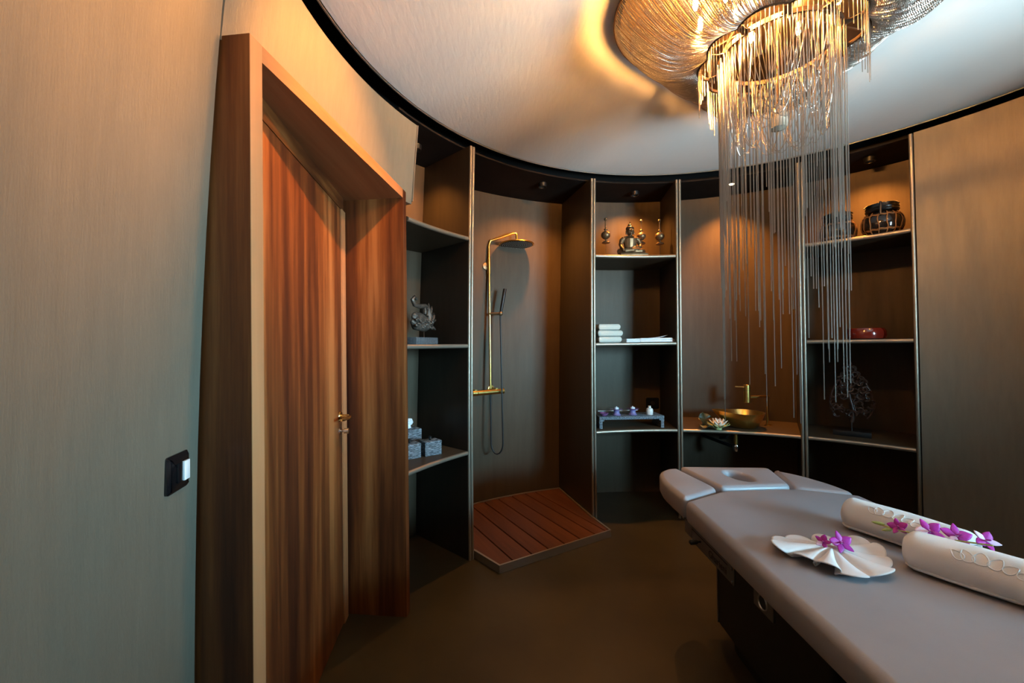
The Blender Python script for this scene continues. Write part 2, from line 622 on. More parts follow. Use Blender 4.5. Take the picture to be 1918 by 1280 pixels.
PORT_T0, PORT_T1 = 191.2, 155.6
mb = MB()
arc_block(mb, PORT_T1 - 3.9, PORT_T0 - 0.12, r_left, 2.0, 2.215, ZT_L, 24, 5)
wd = tag(struct('wall_door', mb, 'wall_fabric', (CX, CY, 2.2)), 'curved fabric wall panel above the wooden door')
mb = MB()
arc_block(mb, PORT_T1 - 4.15, PORT_T1 - 3.92, lambda z: r_left(z) - 0.004, 2.0, 2.232, ZT_L, 2, 4)
obj('edge_strip', mb, 'panel_edge_lit', wd)
mb = MB()
arc_block(mb, jamb_theta, 236, r_left, 2.02, 0, ZT_L, 30, 14)
tag(struct('wall_left', mb, 'wall_fabric', (CX, CY, 0)), 'curved grey fabric wall left of the wooden door')
mb = MB()
arc_block(mb, 236.1, 360 + WIN0, r_left, 2.02, 0, ZT_L, 36, 12)
tag(struct('wall_back', mb, 'wall_fabric', (CX, CY, 0)), 'curved fabric wall behind the viewpoint')
mb = MB()
arc_block(mb, WIN0, WIN1, r_left, 2.02, 0, WZ0, 30, 4)
arc_block(mb, WIN0, WIN1, r_left, 2.02, WZ1, ZT_R, 30, 3)
tag(struct('wall_window', mb, 'wall_fabric', (CX, CY, 0)), 'curved fabric wall below and above the window')


def r_right(z):
    return r_front(z) + 0.012


mb = MB()
arc_block(mb, WIN1, 37.95, lambda z: r_right(z), 2.02, 0, ZT_R, 34, 12)
tag(struct('wall_right', mb, 'wall_fabric', (CX, CY, 0)), 'curved fabric wall right of the last shelf bay')

# window: curved frame with two panes
wn = tag(thing('window_1', pol(1.95, (WIN0 + WIN1) / 2, WZ0)), 'tall curved window of two panes', kind='structure')
mb = MB()
arc_block(mb, WIN0, WIN1, 1.955, 2.015, WZ0, WZ0 + 0.05, 30)
obj('sill', mb, 'window_frame', wn)
mb = MB()
arc_block(mb, WIN0, WIN1, 1.955, 2.015, WZ1 - 0.05, WZ1, 30)
obj('head_frame', mb, 'window_frame', wn)
for i in range(3):
    t = WIN0 + (WIN1 - WIN0) * i / 2
    t = min(max(t, WIN0 + 0.7), WIN1 - 0.7)
    mb = MB()
    arc_block(mb, t - 0.65, t + 0.65, 1.955, 2.015, WZ0 + 0.051, WZ1 - 0.051, 2)
    obj('mullion', mb, 'window_frame', wn)
for i in range(2):
    a, b2 = WIN0 + (WIN1 - WIN0) * i / 2 + 0.9, WIN0 + (WIN1 - WIN0) * (i + 1) / 2 - 0.9
    mb = MB()
    arc_block(mb, a, b2, 1.985, 1.991, WZ0 + 0.051, WZ1 - 0.051, 10)
    obj('pane', mb, 'window_glass', wn)

# ------------------------------------------------------------------ wooden door in its deep portal
A, B = Vector((-0.677, 1.060)), Vector((-0.557, 2.172))
U = (B - A).normalized()
NB = Vector((-U.y, U.x))                      # away from the room
PT, PZ, PU = 0.045, 2.226, 2.180


def door_x(d):
    return -0.875 - 0.125 * (d - 2.13)


door = tag(thing('door_1', (-0.75, 1.62, 0)), 'tall wooden door set in a deep wooden portal', kind='structure')


def prism(mb, poly, z0, z1):
    return mb.hexa([(p[0], p[1], z0) for p in poly], [(p[0], p[1], z1) for p in poly])


Ai, Bi = A + U * PT, B - U * PT
mb = prism(MB(), [A, Ai, Ai + NB * 0.30, A + NB * 0.30], 0, PZ)
obj('jamb', mb, 'wood', door, smooth=False)
mb = prism(MB(), [A - NB * 0.0015 + U * 0.0008, Ai - NB * 0.0015 - U * 0.0008, Ai, A], 0.0, PZ - 0.001)
obj('jamb_face', mb, 'wood_front', door, smooth=False)
mb = prism(MB(), [Bi, B, B + NB * 0.40, Bi + NB * 0.40], 0, PZ)
obj('jamb', mb, 'wood', door, smooth=False)
mb = prism(MB(), [Ai, Bi, Bi + NB * 0.36, Ai + NB * 0.28], PU, PZ)
obj('lintel', mb, 'lintel', door, smooth=False)
d0, d1 = 1.09, 2.115


def dp(d, back=0.0):
    return Vector((door_x(d) - back, d - back * 0.125))


mb = prism(MB(), [dp(d0), dp(d1 - 0.035), dp(d1 - 0.035, 0.05), dp(d0, 0.05)], 0.006, 2.108)
leaf = obj('door_leaf', mb, 'wood', door, smooth=False)
mb = prism(MB(), [dp(d0), dp(d1 + 0.02), dp(d1 + 0.02, 0.05), dp(d0, 0.05)], 2.112, PU)
obj('transom', mb, 'wood_y', door, smooth=False)
mb = prism(MB(), [dp(d1 - 0.031, -0.006), dp(d1 + 0.03, -0.006), dp(d1 + 0.03, 0.06), dp(d1 - 0.031, 0.06)], 0.0, 2.110)
obj('door_stop', mb, 'wood_front', door, smooth=False)
mb = prism(MB(), [dp(d0, 0.02), dp(d1, 0.02), dp(d1, 0.055), dp(d0, 0.055)], 0.0, 2.12)
obj('rebate', mb, 'void', door, smooth=False)
# lever handle with round rose and the bolt knob below it
hd = dp(2.035)
dn = Vector((0.992, 0.124, 0))
hc = Vector((hd.x, hd.y, 1.058))
mb = MB().lathe([(0.0, 0.0), (0.025, 0.0), (0.026, 0.004), (0.022, 0.009), (0.0, 0.010)], hc, 24, axis=dn)
h = obj('door_handle', mb, 'brass_polished', leaf)
tdir = Vector((-0.124, 0.992, 0))
pp = [hc, hc + dn * 0.03, hc + dn * 0.048 - tdir * 0.006, hc + dn * 0.056 - tdir * 0.025, hc + dn * 0.055 - tdir * 0.06, hc + dn * 0.050 - tdir * 0.10, hc + dn * 0.042 - tdir * 0.118]
mb = MB().tube(pp, [0.010, 0.010, 0.010, 0.009, 0.0085, 0.0075, 0.006], 12)
obj('lever', mb, 'brass_polished', h)
kc = Vector((hd.x, hd.y, 0.985))
mb = MB().lathe([(0.0, 0.0), (0.017, 0.0), (0.017, 0.006), (0.006, 0.008), (0.006, 0.022), (0.014, 0.024), (0.014, 0.044), (0.0, 0.046)], kc, 20, axis=dn)
tag(obj('lock_knob', mb, 'chrome', leaf), 'small chrome lock knob')

# ------------------------------------------------------------------ light switch on the left wall
th = 193.55
R = r_left(1.11)
sw = thing('light_switch', pol(R, th, 1.065), 'black glass light switch with one white key on the left wall', 'switch', rz=rad(th + 90))
# local: x along the wall, y into the room
mb = MB()
pad2 = round_poly([(-0.045, 0), (0.045, 0), (0.045, 0.088), (-0.045, 0.088)], 0.008)


def plate(mb, poly, y0, y1, bev):
    ring = [[(p.x, y0, p.y) for p in poly], [(p.x, y1 - bev, p.y) for p in poly], [(p.x, y1, p.y) for p in inset(poly, bev * 1.6)]]
    n = len(poly)
    vs = sum(ring, [])
    fs = [tuple(range(n)), tuple(range(2 * n, 3 * n))]
    for j in range(2):
        fs += [(j * n + i, j * n + (i + 1) % n, (j + 1) * n + (i + 1) % n, (j + 1) * n + i) for i in range(n)]
    return mb.add(vs, fs)


plate(mb, pad2, -0.002, 0.011, 0.006)
obj('plate', mb, 'switch_dark', sw, world=False)
# seen from the room the far key is white
mb = MB().box((0.006, 0.0125, 0.044), (0.021, 0.004, 0.046), bev=0.001)
obj('blank_key', mb, 'switch_dark', sw, world=False)
mb = MB().box((-0.019, 0.0135, 0.044), (0.024, 0.006, 0.046), bev=0.001)
tag(obj('key', mb, 'switch_white', sw, world=False), 'white rocker key')

# ================================================================== CURVED SHELF BAYS
PW = 0.62                                      # panel thickness in degrees


def bay(name, label, cat, t_hi, t_lo, Rb, lean, shelves, shelf_names=None, hi_wall=True, dark_lo=True):
    """t_hi / t_lo: left and right end (degrees, outside faces)"""
    tm = (t_hi + t_lo) / 2
    root = thing(name, pol(2.1, tm, 0), label, cat)

    def rb(z):
        return Rb - lean * (max(z, 0) / 2.7) ** 1.5
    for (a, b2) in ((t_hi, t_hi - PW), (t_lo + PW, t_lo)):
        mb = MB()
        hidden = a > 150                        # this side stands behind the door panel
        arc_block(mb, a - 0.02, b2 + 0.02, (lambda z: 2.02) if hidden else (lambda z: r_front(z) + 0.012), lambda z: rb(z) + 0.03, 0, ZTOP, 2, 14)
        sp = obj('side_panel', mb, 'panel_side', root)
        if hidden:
            continue
        mb = MB()
        c = (a + b2) / 2
        mb.tube([pol(r_front(z) + 0.010, c, z) for z in frange(0, ZTOP, 20)], 0.0098, 10)
        obj('rounded_edge', mb, 'panel_edge_lit', sp)
    mb = MB()
    arc_block(mb, t_hi - PW - 0.01, t_lo + PW + 0.01, rb, lambda z: rb(z) + 0.03, 0, ZTOP, None, 12)
    obj('back_panel', mb, 'panel', root)
    mb = MB()
    arc_block(mb, t_hi - 0.03, t_lo + 0.03, 1.875, Rb + 0.03, ZTOP + 0.001, ZTOP + 0.012, None, 1)
    obj('top_panel', mb, 'soffit', root)
    for z in shelves:
        rf = r_front(z) + 0.004
        mb = MB()
        arc_block(mb, t_hi - PW - 0.02, t_lo + PW + 0.02, rf + 0.012, rb(z) + 0.005, z - 0.013, z + 0.013, None, 1)
        sh = obj('shelf' if cat != 'washstand' else 'counter', mb, 'panel', root)
        mb = MB()
        ths = frange(t_hi - PW - 0.03, t_lo + PW + 0.03, 20)
        mb.tube([pol(rf + 0.012, t, z) for t in ths], 0.0135, 10)
        obj('front_edge', mb, 'panel_edge_lit', sh)
    return root


bay('shelf_bay', 'curved shelf bay beside the wooden door holding the winged carving', 'shelving', 155.2, 137.75, 2.45, 0.15, (0.70, 1.40, 2.10))
bay('shower_niche', 'tall curved shower niche between two shelf bays', 'shower niche', 137.65, 104.35, 2.58, 0.17, ())
bay('shelf_bay', 'curved shelf bay with the seated statue, towels and tea bench', 'shelving', 104.25, 82.65, 2.46, 0.15, (0.70, 1.40, 2.10))
bay('washstand_bay', 'open curved washstand bay holding the gold basin', 'washstand', 82.55, 56.65, 2.46, 0.15, (0.70,))
bay('shelf_bay', 'curved shelf bay at the right with jars and red bowl behind the chains', 'shelving', 56.55, 38.1, 2.46, 0.15, (0.70, 1.40, 2.10))

# downlights recessed in bay soffits; unseen ceiling spots are added to brighten the walls
def downlight(p, z, power, label, group, cone=100, blend=0.8, glow='lamp_glow', col=(1.0, 0.37, 0.065), dp_=0.004, tilt=0.0, turn=0.0):
    sp = thing('recessed_spotlight', (p.x, p.y, z), label, 'spotlight', group)
    c = Vector((p.x, p.y, z))
    mb = MB().lathe([(0.026, -0.0005), (0.028, -dp_), (0.033, -dp_), (0.036, -0.0005), (0.026, -0.0005)], c, 24)
    obj('bezel', mb, 'black_metal', sp)
    mb = MB().lathe([(0.0, -0.002), (0.022, -0.002), (0.024, -0.0006), (0.0, -0.0005)], c, 20)
    obj('lens', mb, glow, sp)
    ld = bpy.data.lights.new('spot_beam', 'SPOT')
    ld.energy = power
    ld.color = col
    ld.spot_size = rad(cone)
    ld.spot_blend = blend
    ld.shadow_soft_size = 0.02
    lo = bpy.data.objects.new('spot_beam', ld)
    COL.objects.link(lo)
    lo.parent = sp
    lo.location = (0, 0, -dp_ - 0.006)
    ro_ = (Vector((p.x, p.y)) - Vector((CX, CY))).normalized() * sin(rad(tilt))
    ro_ = Matrix.Rotation(rad(turn), 2) @ ro_
    lo.rotation_euler = Vector((ro_.x, ro_.y, -cos(rad(tilt)))).to_track_quat('-Z', 'Y').to_euler()
    return sp


GS = 'recessed spotlights in the shelf bay soffits'
GC = 'added wall-wash spots out of view in the ceiling cloth'
downlight(pol(2.03, 69.4), 2.70, SPOT_POWER * 1.3, 'small lit recessed spotlight above the gold basin', GS, cone=95, tilt=16)
downlight(Vector((0.26, 3.27)), 2.70, SPOT_POWER * 0.9, 'recessed spotlight in the shower niche soffit', GS, cone=125, blend=1.0, glow='lamp_soft', dp_=0.03, tilt=14)
downlight(pol(2.05, 91.0), 2.70, SPOT_POWER * 0.7, 'recessed spotlight above the seated statue', GS, cone=125, blend=1.0, glow='lamp_soft', dp_=0.03, tilt=14)
downlight(pol(2.05, 45.0), 2.70, SPOT_POWER * 0.6, 'recessed spotlight above the netted jars', GS, cone=125, blend=1.0, glow='lamp_soft', dp_=0.03, tilt=14)
downlight(pol(2.08, 145.0), 2.70, SPOT_POWER * 0.5, 'recessed spotlight above the bay beside the door', GS, cone=125, blend=1.0, glow='lamp_soft', dp_=0.03, tilt=14)
downlight(pol(1.12, 180), 2.762, WASH_POWER, 'added unseen ceiling spotlight aimed at the wall round the door', GC, 74, 0.75, tilt=56, turn=-14)  # this and the next two are added out of view as wall washers
downlight(pol(1.15, 205), 2.762, WASH_POWER, 'added unseen ceiling spotlight aimed at the left wall', GC, 64, 0.75, tilt=57)
downlight(pol(1.15, 12), 2.762, WASH_POWER * 0.17, 'added unseen ceiling spotlight aimed at the right wall', GC, 70, 0.8, tilt=58, turn=42)

# ================================================================== SHOWER
tray = thing('shower_tray', pol(2.1, 121, 0), 'wooden plank shower floor with a metal rim in the niche', 'shower tray')
TZ = 0.045
f0, f1 = Vector((-0.094, 2.520)), Vector((0.706, 2.985))     # proud front corners
n0, n1 = pol(1.868, 136.9).xy, pol(1.862, 104.95).xy
tb = [pol(2.545, t).xy for t in frange(105.2, 136.8, 12)]
outline = [n0, f0, f1, n1] + tb


def rim_seg(p, q, wd):
    d = (q - p).normalized()
    nn = Vector((-d.y, d.x)) * wd
    return [p, q, q + nn, p + nn]


mb = MB()
cen = Vector((0.1, 3.1))
ring = [Vector(p) for p in outline]
# rim: upright metal strip following the outline
inn = inset(ring, 0.016)
N = len(ring)
vs = [(p.x, p.y, 0.0) for p in ring] + [(p.x, p.y, TZ + 0.004) for p in ring] + [(p.x, p.y, TZ + 0.004) for p in inn] + [(p.x, p.y, 0.0) for p in inn]
fs = []
for i in range(N):
    j = (i + 1) % N
    for k in range(4):
        k2 = (k + 1) % 4
        fs.append((k * N + i, k * N + j, k2 * N + j, k2 * N + i))
mb.add(vs, fs)
obj('metal_rim', mb, 'tray_metal', tray, smooth=False)
mb = MB()
ii = inset(ring, 0.014)
mb.hexa([(p.x, p.y, 0.004) for p in ii], [(p.x, p.y, 0.018) for p in ii])
obj('base', mb, 'void', tray, smooth=False)
# planks run from the back to the front edge, clipped to the outline
fd = (f1 - f0).normalized()
pd = Vector((-fd.y, fd.x))                     # towards the back


def clip(poly, p, nrm):
    out = []
    for i in range(len(poly)):
        a, b2 = poly[i - 1], poly[i]
        da, db = (a - p).dot(nrm), (b2 - p).dot(nrm)
        if (da >= 0) != (db >= 0):
            out.append(a + (b2 - a) * (da / (da - db)))
        if db >= 0:
            out.append(b2)
    return out


perp = Vector((pd.y, -pd.x))
if perp.dot(fd) < 0:
    perp = -perp
inn2 = inset(ring, 0.018)
s0 = min((p - f0).dot(perp) for p in inn2)
s1 = max((p - f0).dot(perp) for p in inn2)
cuts = [s0 - 0.004, 0.105, 0.25, 0.38, 0.515, 0.65, 0.785, 0.885, s1 + 0.004]
for i in range(len(cuts) - 1):
    lo_, hi_ = cuts[i] + 0.004, cuts[i + 1] - 0.004
    pg = clip(inn2, f0 + perp * lo_, perp)
    pg = clip(pg, f0 + perp * hi_, -perp) if len(pg) > 2 else []
    if len(pg) < 3:
        continue
    # build in a frame whose Y runs along the plank so that the grain does too
    ang = math.atan2(pd.y, pd.x) - PI / 2
    c = sum(pg, Vector((0, 0))) / len(pg)
    Rm = Matrix.Rotation(-ang, 2)
    lp = [Rm @ (p - c) for p in pg]
    mb = MB()
    top = inset(lp, 0.003)
    n = len(lp)
    vs = [(p.x, p.y, 0.020) for p in lp] + [(p.x, p.y, TZ - 0.003) for p in lp] + [(p.x, p.y, TZ) for p in top]
    fs = [tuple(range(n)), tuple(range(2 * n, 3 * n))]
    for j in range(2):
        fs += [(j * n + k, j * n + (k + 1) % n, (j + 1) * n + (k + 1) % n, (j + 1) * n + k) for k in range(n)]
    mb.add(vs, fs)
    o = obj('plank', mb, 'plank', tray, world=False, smooth=False)
    tl = tray.location
    o.location = (c.x - tl.x, c.y - tl.y, 0)
    o.rotation_euler = (0, 0, ang)

# brass shower column
SR = 2.44


def spos(R, t, z):
    return pol(R, t, z)


shw = thing('shower_column', pol(SR, 122, 0.95), 'brass rain shower column with black hose on the niche wall', 'shower')
px = pol(SR, 121.9)


def shower_back(z):
    return 2.58 - 0.17 * (z / 2.7) ** 1.5


zt = 2.285
head_c = Vector((0.052, 3.535, 2.275))
hx = Vector((px.x, px.y, 0))
pipe = [hx + Vector((0, 0, z)) for z in (1.03, 1.4, 1.8, 2.2, zt - 0.02)]
e1 = Vector((head_c.x, head_c.y, 2.385))
st = hx + Vector((0, 0, zt))
dirn = (e1 - st)
pipe += [st + dirn * 0.06 + Vector((0, 0, 0.014)), st + dirn * 0.2 + Vector((0, 0, 0.008)), st + dirn * 0.88, e1 - Vector((0, 0, 0.012)) - dirn * 0.02, e1 - Vector((0, 0, 0.03)), head_c + Vector((0, 0, 0.012))]
mb = MB().tube(pipe, 0.0105, 12)
obj('riser_pipe', mb, 'gold', shw)
mb = MB().lathe([(0.0, 0.016), (0.02, 0.016), (0.022, 0.010), (0.148, 0.007), (0.150, 0.0), (0.147, -0.003), (0.0, -0.003)], head_c, 40)
hd_ = obj('shower_head', mb, 'gold', shw)
mb = MB().lathe([(0.0, -0.0035), (0.138, -0.0035), (0.138, -0.005), (0.0, -0.005)], head_c, 40)
fc = obj('nozzle_plate', mb, 'black_metal', hd_)
mb = MB()
for k in range(1, 8):
    for j in range(6 * k):
        a = 2 * PI * j / (6 * k)
        q = head_c + Vector((0.0178 * k * cos(a), 0.0178 * k * sin(a), -0.005))
        mb.lathe([(0.0032, 0), (0.0022, -0.003), (0.0, -0.0032)], q, 6)
tag(obj('nozzles', mb, 'tray_metal', hd_), kind='stuff')
wb = pol(shower_back(2.08), 122.4, 2.085)
mb = MB().cyl(wb, hx + Vector((0, 0, 2.085)), 0.010, 12)
mb.lathe([(0.0, 0.0), (0.030, 0.0), (0.030, 0.012), (0.012, 0.016), (0.0, 0.016)], wb, 20, axis=(pol(2.2, 122.4) - pol(2.3, 122.4)))
obj('wall_bracket', mb, 'bronze', shw)
mb = MB().cyl(hx + Vector((0, 0, 2.02)), hx + Vector((0, 0, 2.15)), 0.0135, 12)
obj('sleeve', mb, 'gold', shw)
# thermostatic bar
ma, mbb = pol(SR - 0.005, 126.2, 1.005), pol(SR - 0.005, 118.9, 1.005)
md = (mbb - ma).normalized()
mb = MB().cyl(ma + md * 0.05, mbb - md * 0.05, 0.022, 20)
bar = obj('mixer_bar', mb, 'gold', shw)
for (p, q) in ((ma, ma + md * 0.048), (mbb - md * 0.048, mbb)):
    mb = MB().tube([p, p + (q - p) * 0.06, p + (q - p) * 0.94, q], [0.019, 0.023, 0.023, 0.019], 20)
    obj('knob', mb, 'gold', bar)
for t in (125.4, 120.6):
    wp = pol(shower_back(1.0), t, 1.02)
    mb = MB().lathe([(0.0, 0.0), (0.032, 0.0), (0.034, 0.006), (0.030, 0.012), (0.016, 0.014), (0.016, 0.12), (0.0, 0.12)], wp, 20, axis=(pol(2.0, t) - pol(2.1, t)))
    obj('wall_union', mb, 'gold', bar)
# hand shower in its holder, hose looping down
hb, ht = pol(SR - 0.06, 120.2, 1.66), pol(SR - 0.085, 119.35, 1.885)
mb = MB().tube([hb, hb.lerp(ht, 0.05), hb.lerp(ht, 0.35), hb.lerp(ht, 0.97), ht], [0.009, 0.011, 0.014, 0.0155, 0.013], 14)
obj('hand_shower', mb, 'black_metal', shw)
hh = hb.lerp(ht, 0.06)
mb = MB().tube([Vector((hx.x, hx.y, hh.z)), hh], 0.012, 12)
mb.ell(hh, (0.020, 0.020, 0.018))
obj('holder', mb, 'bronze', shw)
h0 = Vector((hx.x, hx.y, 0.98))
pts = []
c0, c1 = h0, hb
low = 0.475
for i in range(41):
    t = i / 40
    if t < 0.30:
        s = t / 0.30
        pts.append(Vector((c0.x, c0.y, c0.z + (0.57 - c0.z) * s)))
    elif t < 0.5:
        s = (t - 0.30) / 0.20
        a = PI * s
        pts.append(Vector((c0.x, c0.y, 0)).lerp(Vector((c1.x + 0.01, c1.y, 0)), (1 - cos(a)) / 2) + Vector((0, 0, 0.57 - (0.57 - low) * sin(a))))
    else:
        s = (t - 0.5) / 0.5
        pts.append(Vector((c1.x + 0.01 * (1 - s), c1.y, 0.57 + (c1.z - 0.57) * s)))
mb = MB().tube(pts, 0.0065, 10)
obj('hose', mb, 'black_rubber', shw)

# ================================================================== CHANDELIER
HX, HY = 1.093, 1.65
chl = thing('chandelier', (HX, HY, 2.76), 'large chandelier of swagged metal ball chains with a long chain fringe', 'chandelier')
ZR = 2.585                                      # lower frame
RIN = 0.207


def r_out(a):
    return 0.585 + 0.075 * cos(3 * (a - rad(185)))


def r_lobe(a):
    return 0.262 + 0.030 * abs(sin(5 * a + 0.6)) ** 0.8


def hp(r, a, z):
    return Vector((HX + r * cos(a), HY + r * sin(a), z))


mb = MB()
lp = [(HX + 0.96 * r_out(a) * cos(a), HY + 0.96 * r_out(a) * sin(a)) for a in frange(0, 2 * PI, 96)[:-1]]
mb.hexa([(x, y, 2.743) for x, y in lp], [(x, y, 2.7615) for x, y in lp])
obj('ceiling_plate', mb, 'plate_metal', chl)
mb = MB().grid(121, 5, lambda i, j: hp(r_out(2 * PI * i / 120) + (-0.002, -0.002, 0.003, 0.003, -0.002)[j], 2 * PI * i / 120, (2.726, 2.738, 2.738, 2.726, 2.726)[j]))
obj('outer_hoop', mb, 'frame_metal', chl)
for k in range(6):
    a = k * PI / 3 + 0.2
    mb = MB().cyl(hp(0.12, a, 2.738), hp(r_out(a) - 0.004, a, 2.730), 0.005, 8)
    obj('arm', mb, 'frame_metal', chl)
mb = MB().grid(97, 5, lambda i, j: hp(RIN + (0.0, 0.0, 0.008, 0.008, 0.0)[j], 2 * PI * i / 96, ZR + (-0.008, 0.010, 0.010, -0.008, -0.008)[j]))
obj('inner_ring', mb, 'frame_metal', chl)
mb = MB().tube([hp(r_lobe(a), a, ZR) for a in frange(0, 2 * PI, 200)[:-1]], 0.0085, 8, closed=True)
obj('scalloped_ring', mb, 'frame_metal', chl)
for k in range(10):
    a = (k * PI - 0.6) / 5
    mb = MB()
    mb.tube([hp(RIN + 0.004, a, ZR), hp(0.232, a, ZR), hp(0.258, a, ZR)], [0.020, 0.012, 0.016], 10, flat=0.35)
    obj('bridge', mb, 'frame_metal', chl)
for k in range(3):
    a = k * 2 * PI / 3 + 0.9
    mb = MB().cyl(hp(0.14, a, 2.742), hp(RIN + 0.004, a, ZR + 0.008), 0.004, 6)
    obj('stay_rod', mb, 'frame_metal', chl)

rnd = random.Random(3)
# swags from the outer ring to the scalloped ring
NS = 420
infill = MB()
for k in range(NS):
    a = 2 * PI * k / NS
    ro, ri = r_out(a), r_lobe(a)
    sag = 0.066 + 0.010 * sin(9 * a) + rnd.uniform(-0.006, 0.006) + 0.02 * cos(3 * (a - rad(185)))
    da = rnd.uniform(-0.006, 0.006)
    path = []
    for i in range(25):
        s = i / 24
        rr = ri + (ro - ri) * (1 - s) ** 0.86
        zz = 2.731 + (ZR - 2.731) * s - sag * 4 * (s * (1 - s)) ** 0.85 * (0.62 + 0.5 * s)
        path.append(hp(rr, a + da * sin(PI * s), zz))
    if k % 2 == 0:
        obj('swag_chain', bead_chain(path, 0.0056, 0.0022), 'chain', chl)
    else:
        q_ = bead_chain(path, 0.0056, 0.0022, n=4)
        infill.add(q_.v, q_.f)
for k in range(420):  # second chain layer, added to block the bulbs' light downwards
    a = 2 * PI * (k + 0.5) / 420
    ro, ri = r_out(a), r_lobe(a)
    path = []
    for i in range(5, 25):
        s = i / 24
        rr = ri + (ro - ri) * (1 - s) ** 0.86
        sag = 0.060 + 0.010 * sin(9 * a) + 0.02 * cos(3 * (a - rad(185)))
        path.append(hp(rr, a, 2.731 + (ZR - 2.731) * s - sag * 4 * (s * (1 - s)) ** 0.85 * (0.62 + 0.5 * s) + 0.006))
    q_ = bead_chain(path, 0.0056, 0.0024, n=4)
    infill.add(q_.v, q_.f)
tag(obj('swag_infill', infill, 'chain', chl), kind='stuff')
# long fringe: shared meshes of a few lengths
NL = 30
lens = [0.34 + 1.26 * i / (NL - 1) for i in range(NL)]
proto = [mesh_of('hanging_chain', bead_chain([(0, 0, 0), (0, 0, -L)], 0.0054, 0.0023), 'chain', (0, 0, 0), True, 60) for L in lens]
NH = 138
for k in range(NH):
    a = 2 * PI * (k + rnd.uniform(-0.3, 0.3)) / NH
    rr = RIN + rnd.choice((-0.004, 0.003, 0.010)) - (0.05 * rnd.random() if rnd.random() < 0.16 else 0)
    u = rnd.random()
    # ragged lower edge: most end between waist and head height, a few reach low
    Lw = 0.42 + 0.62 * u if rnd.random() < 0.55 else 0.75 + 0.55 * u
    if rnd.random() < 0.10:
        Lw = 1.30 + 0.28 * rnd.random()
    i = min(range(NL), key=lambda q: abs(lens[q] - Lw))
    o = bpy.data.objects.new('hanging_chain', proto[i])
    COL.objects.link(o)
    o.parent = chl
    o.location = (rr * cos(a), rr * sin(a), ZR - 0.006 - 2.76)
# short fringe below the lobes
sl = [0.05 + 0.022 * i for i in range(10)]
sproto = [mesh_of('fringe_chain', bead_chain([(0, 0, 0), (0, 0, -L)], 0.0054, 0.0022), 'chain', (0, 0, 0), True, 60) for L in sl]
NF = 130
for k in range(NF):
    a = 2 * PI * k / NF
    lob = abs(sin(5 * a + 0.6))
    Lw = 0.05 + 0.16 * lob ** 2 * (0.6 + 0.4 * rnd.random())
    i = min(range(10), key=lambda q: abs(sl[q] - Lw))
    o = bpy.data.objects.new('fringe_chain', sproto[i])
    COL.objects.link(o)
    o.parent = chl
    r_ = r_lobe(a)
    o.location = (r_ * cos(a), r_ * sin(a), ZR - 0.006 - 2.76)
# loose loops inside the fringe forming a lower bowl
for k in range(64):
    a = 2 * PI * k / 64
    b2 = a + rnd.uniform(0.5, 1.1)
    zl = 2.235 + rnd.uniform(-0.02, 0.05)
    path = []
    for i in range(21):
        s = i / 20
        am = a + (b2 - a) * s
        rr = (RIN - 0.012) * (1 - 0.16 * sin(PI * s))
        path.append(hp(rr, am, ZR - (ZR - zl) * (1 - abs(2 * s - 1) ** 2.2)))
    obj('loop_chain', bead_chain(path, 0.0056, 0.0020), 'chain', chl)
# bulbs; the last two are added out of view to brighten the left wall
BUL = [(-0.385, -0.12, 2.676), (-0.32, -0.02, 2.676), (-0.235, 0.09, 2.676), (-0.20, -0.06, 2.676), (-0.075, 0.05, 2.676), (0.095, 0.01, 2.676),
       (-0.035, -0.12, 2.676), (0.14, -0.14, 2.676), (-0.29, -0.155, 2.676), (-0.34, -0.22, 2.676), (-0.20, -0.32, 2.676)]
for (dx, dy, z) in BUL:
    p = Vector((HX + dx, HY + dy, z))
    mb = MB().lathe([(0.0, 0.032), (0.006, 0.030), (0.0085, 0.020), (0.0085, -0.008), (0.006, -0.016), (0.0, -0.020)], p, 12)
    bo = obj('bulb', mb, 'bulb' if math.hypot(dx, dy) > 0.27 else 'bulb_dim', chl)
    mb = MB().lathe([(0.0085, 0.0305), (0.0095, 0.032), (0.0095, 2.74 - z), (0.0, 2.74 - z)], p, 10)
    obj('socket', mb, 'frame_metal', bo)
mb = MB().lathe([(0.0, 0.06), (0.022, 0.058), (0.03, 0.03), (0.034, 0.0), (0.030, -0.022), (0.0, -0.03)], (HX + 0.0, HY - 0.0, 2.29), 20)
lb = obj('centre_lamp', mb, 'clear_bulb', chl)
mb = MB().cyl((HX, HY, 2.345), (HX, HY, 2.74), 0.004, 8)
obj('flex', mb, 'frame_metal', lb)

# ================================================================== MASSAGE TABLE
T = 0.70
tbl = thing('massage_table', (1.165, 1.2, 0), 'padded grey vinyl massage table with a split head section', 'massage table')
ZB = 0.605
main = round_poly([(0.757, 0.25), (1.575, 0.25), (1.580, 1.872), (1.345, 1.972), (0.992, 1.955), (0.762, 1.826)], [0.05, 0.05, 0.02, 0.06, 0.06, 0.02], 6)
mb = pad(MB(), main, ZB, T, 0.026)
obj('cushion', mb, 'vinyl', tbl)
left_p = round_poly([(0.763, 1.838), (0.984, 1.964), (0.916, 2.296), (0.855, 2.290), (0.785, 2.225), (0.757, 2.08)], [0.05, 0.05, 0.02, 0.05, 0.06, 0.06], 8)
mb = pad(MB(), left_p, ZB, T + 0.004, 0.022)
obj('arm_pad', mb, 'vinyl', tbl)
right_p = round_poly([(1.352, 1.984), (1.584, 1.884), (1.572, 2.02), (1.515, 2.17), (1.445, 2.25), (1.430, 2.256)], [0.05, 0.05, 0.06, 0.06, 0.03, 0.01], 8)
mb = pad(MB(), right_p, ZB, T - 0.002, 0.022)
obj('arm_pad', mb, 'vinyl', tbl)
head_p = round_poly([(0.998, 1.968), (1.340, 1.984), (1.414, 2.268), (0.930, 2.306)], [0.02, 0.02, 0.05, 0.03], 6)
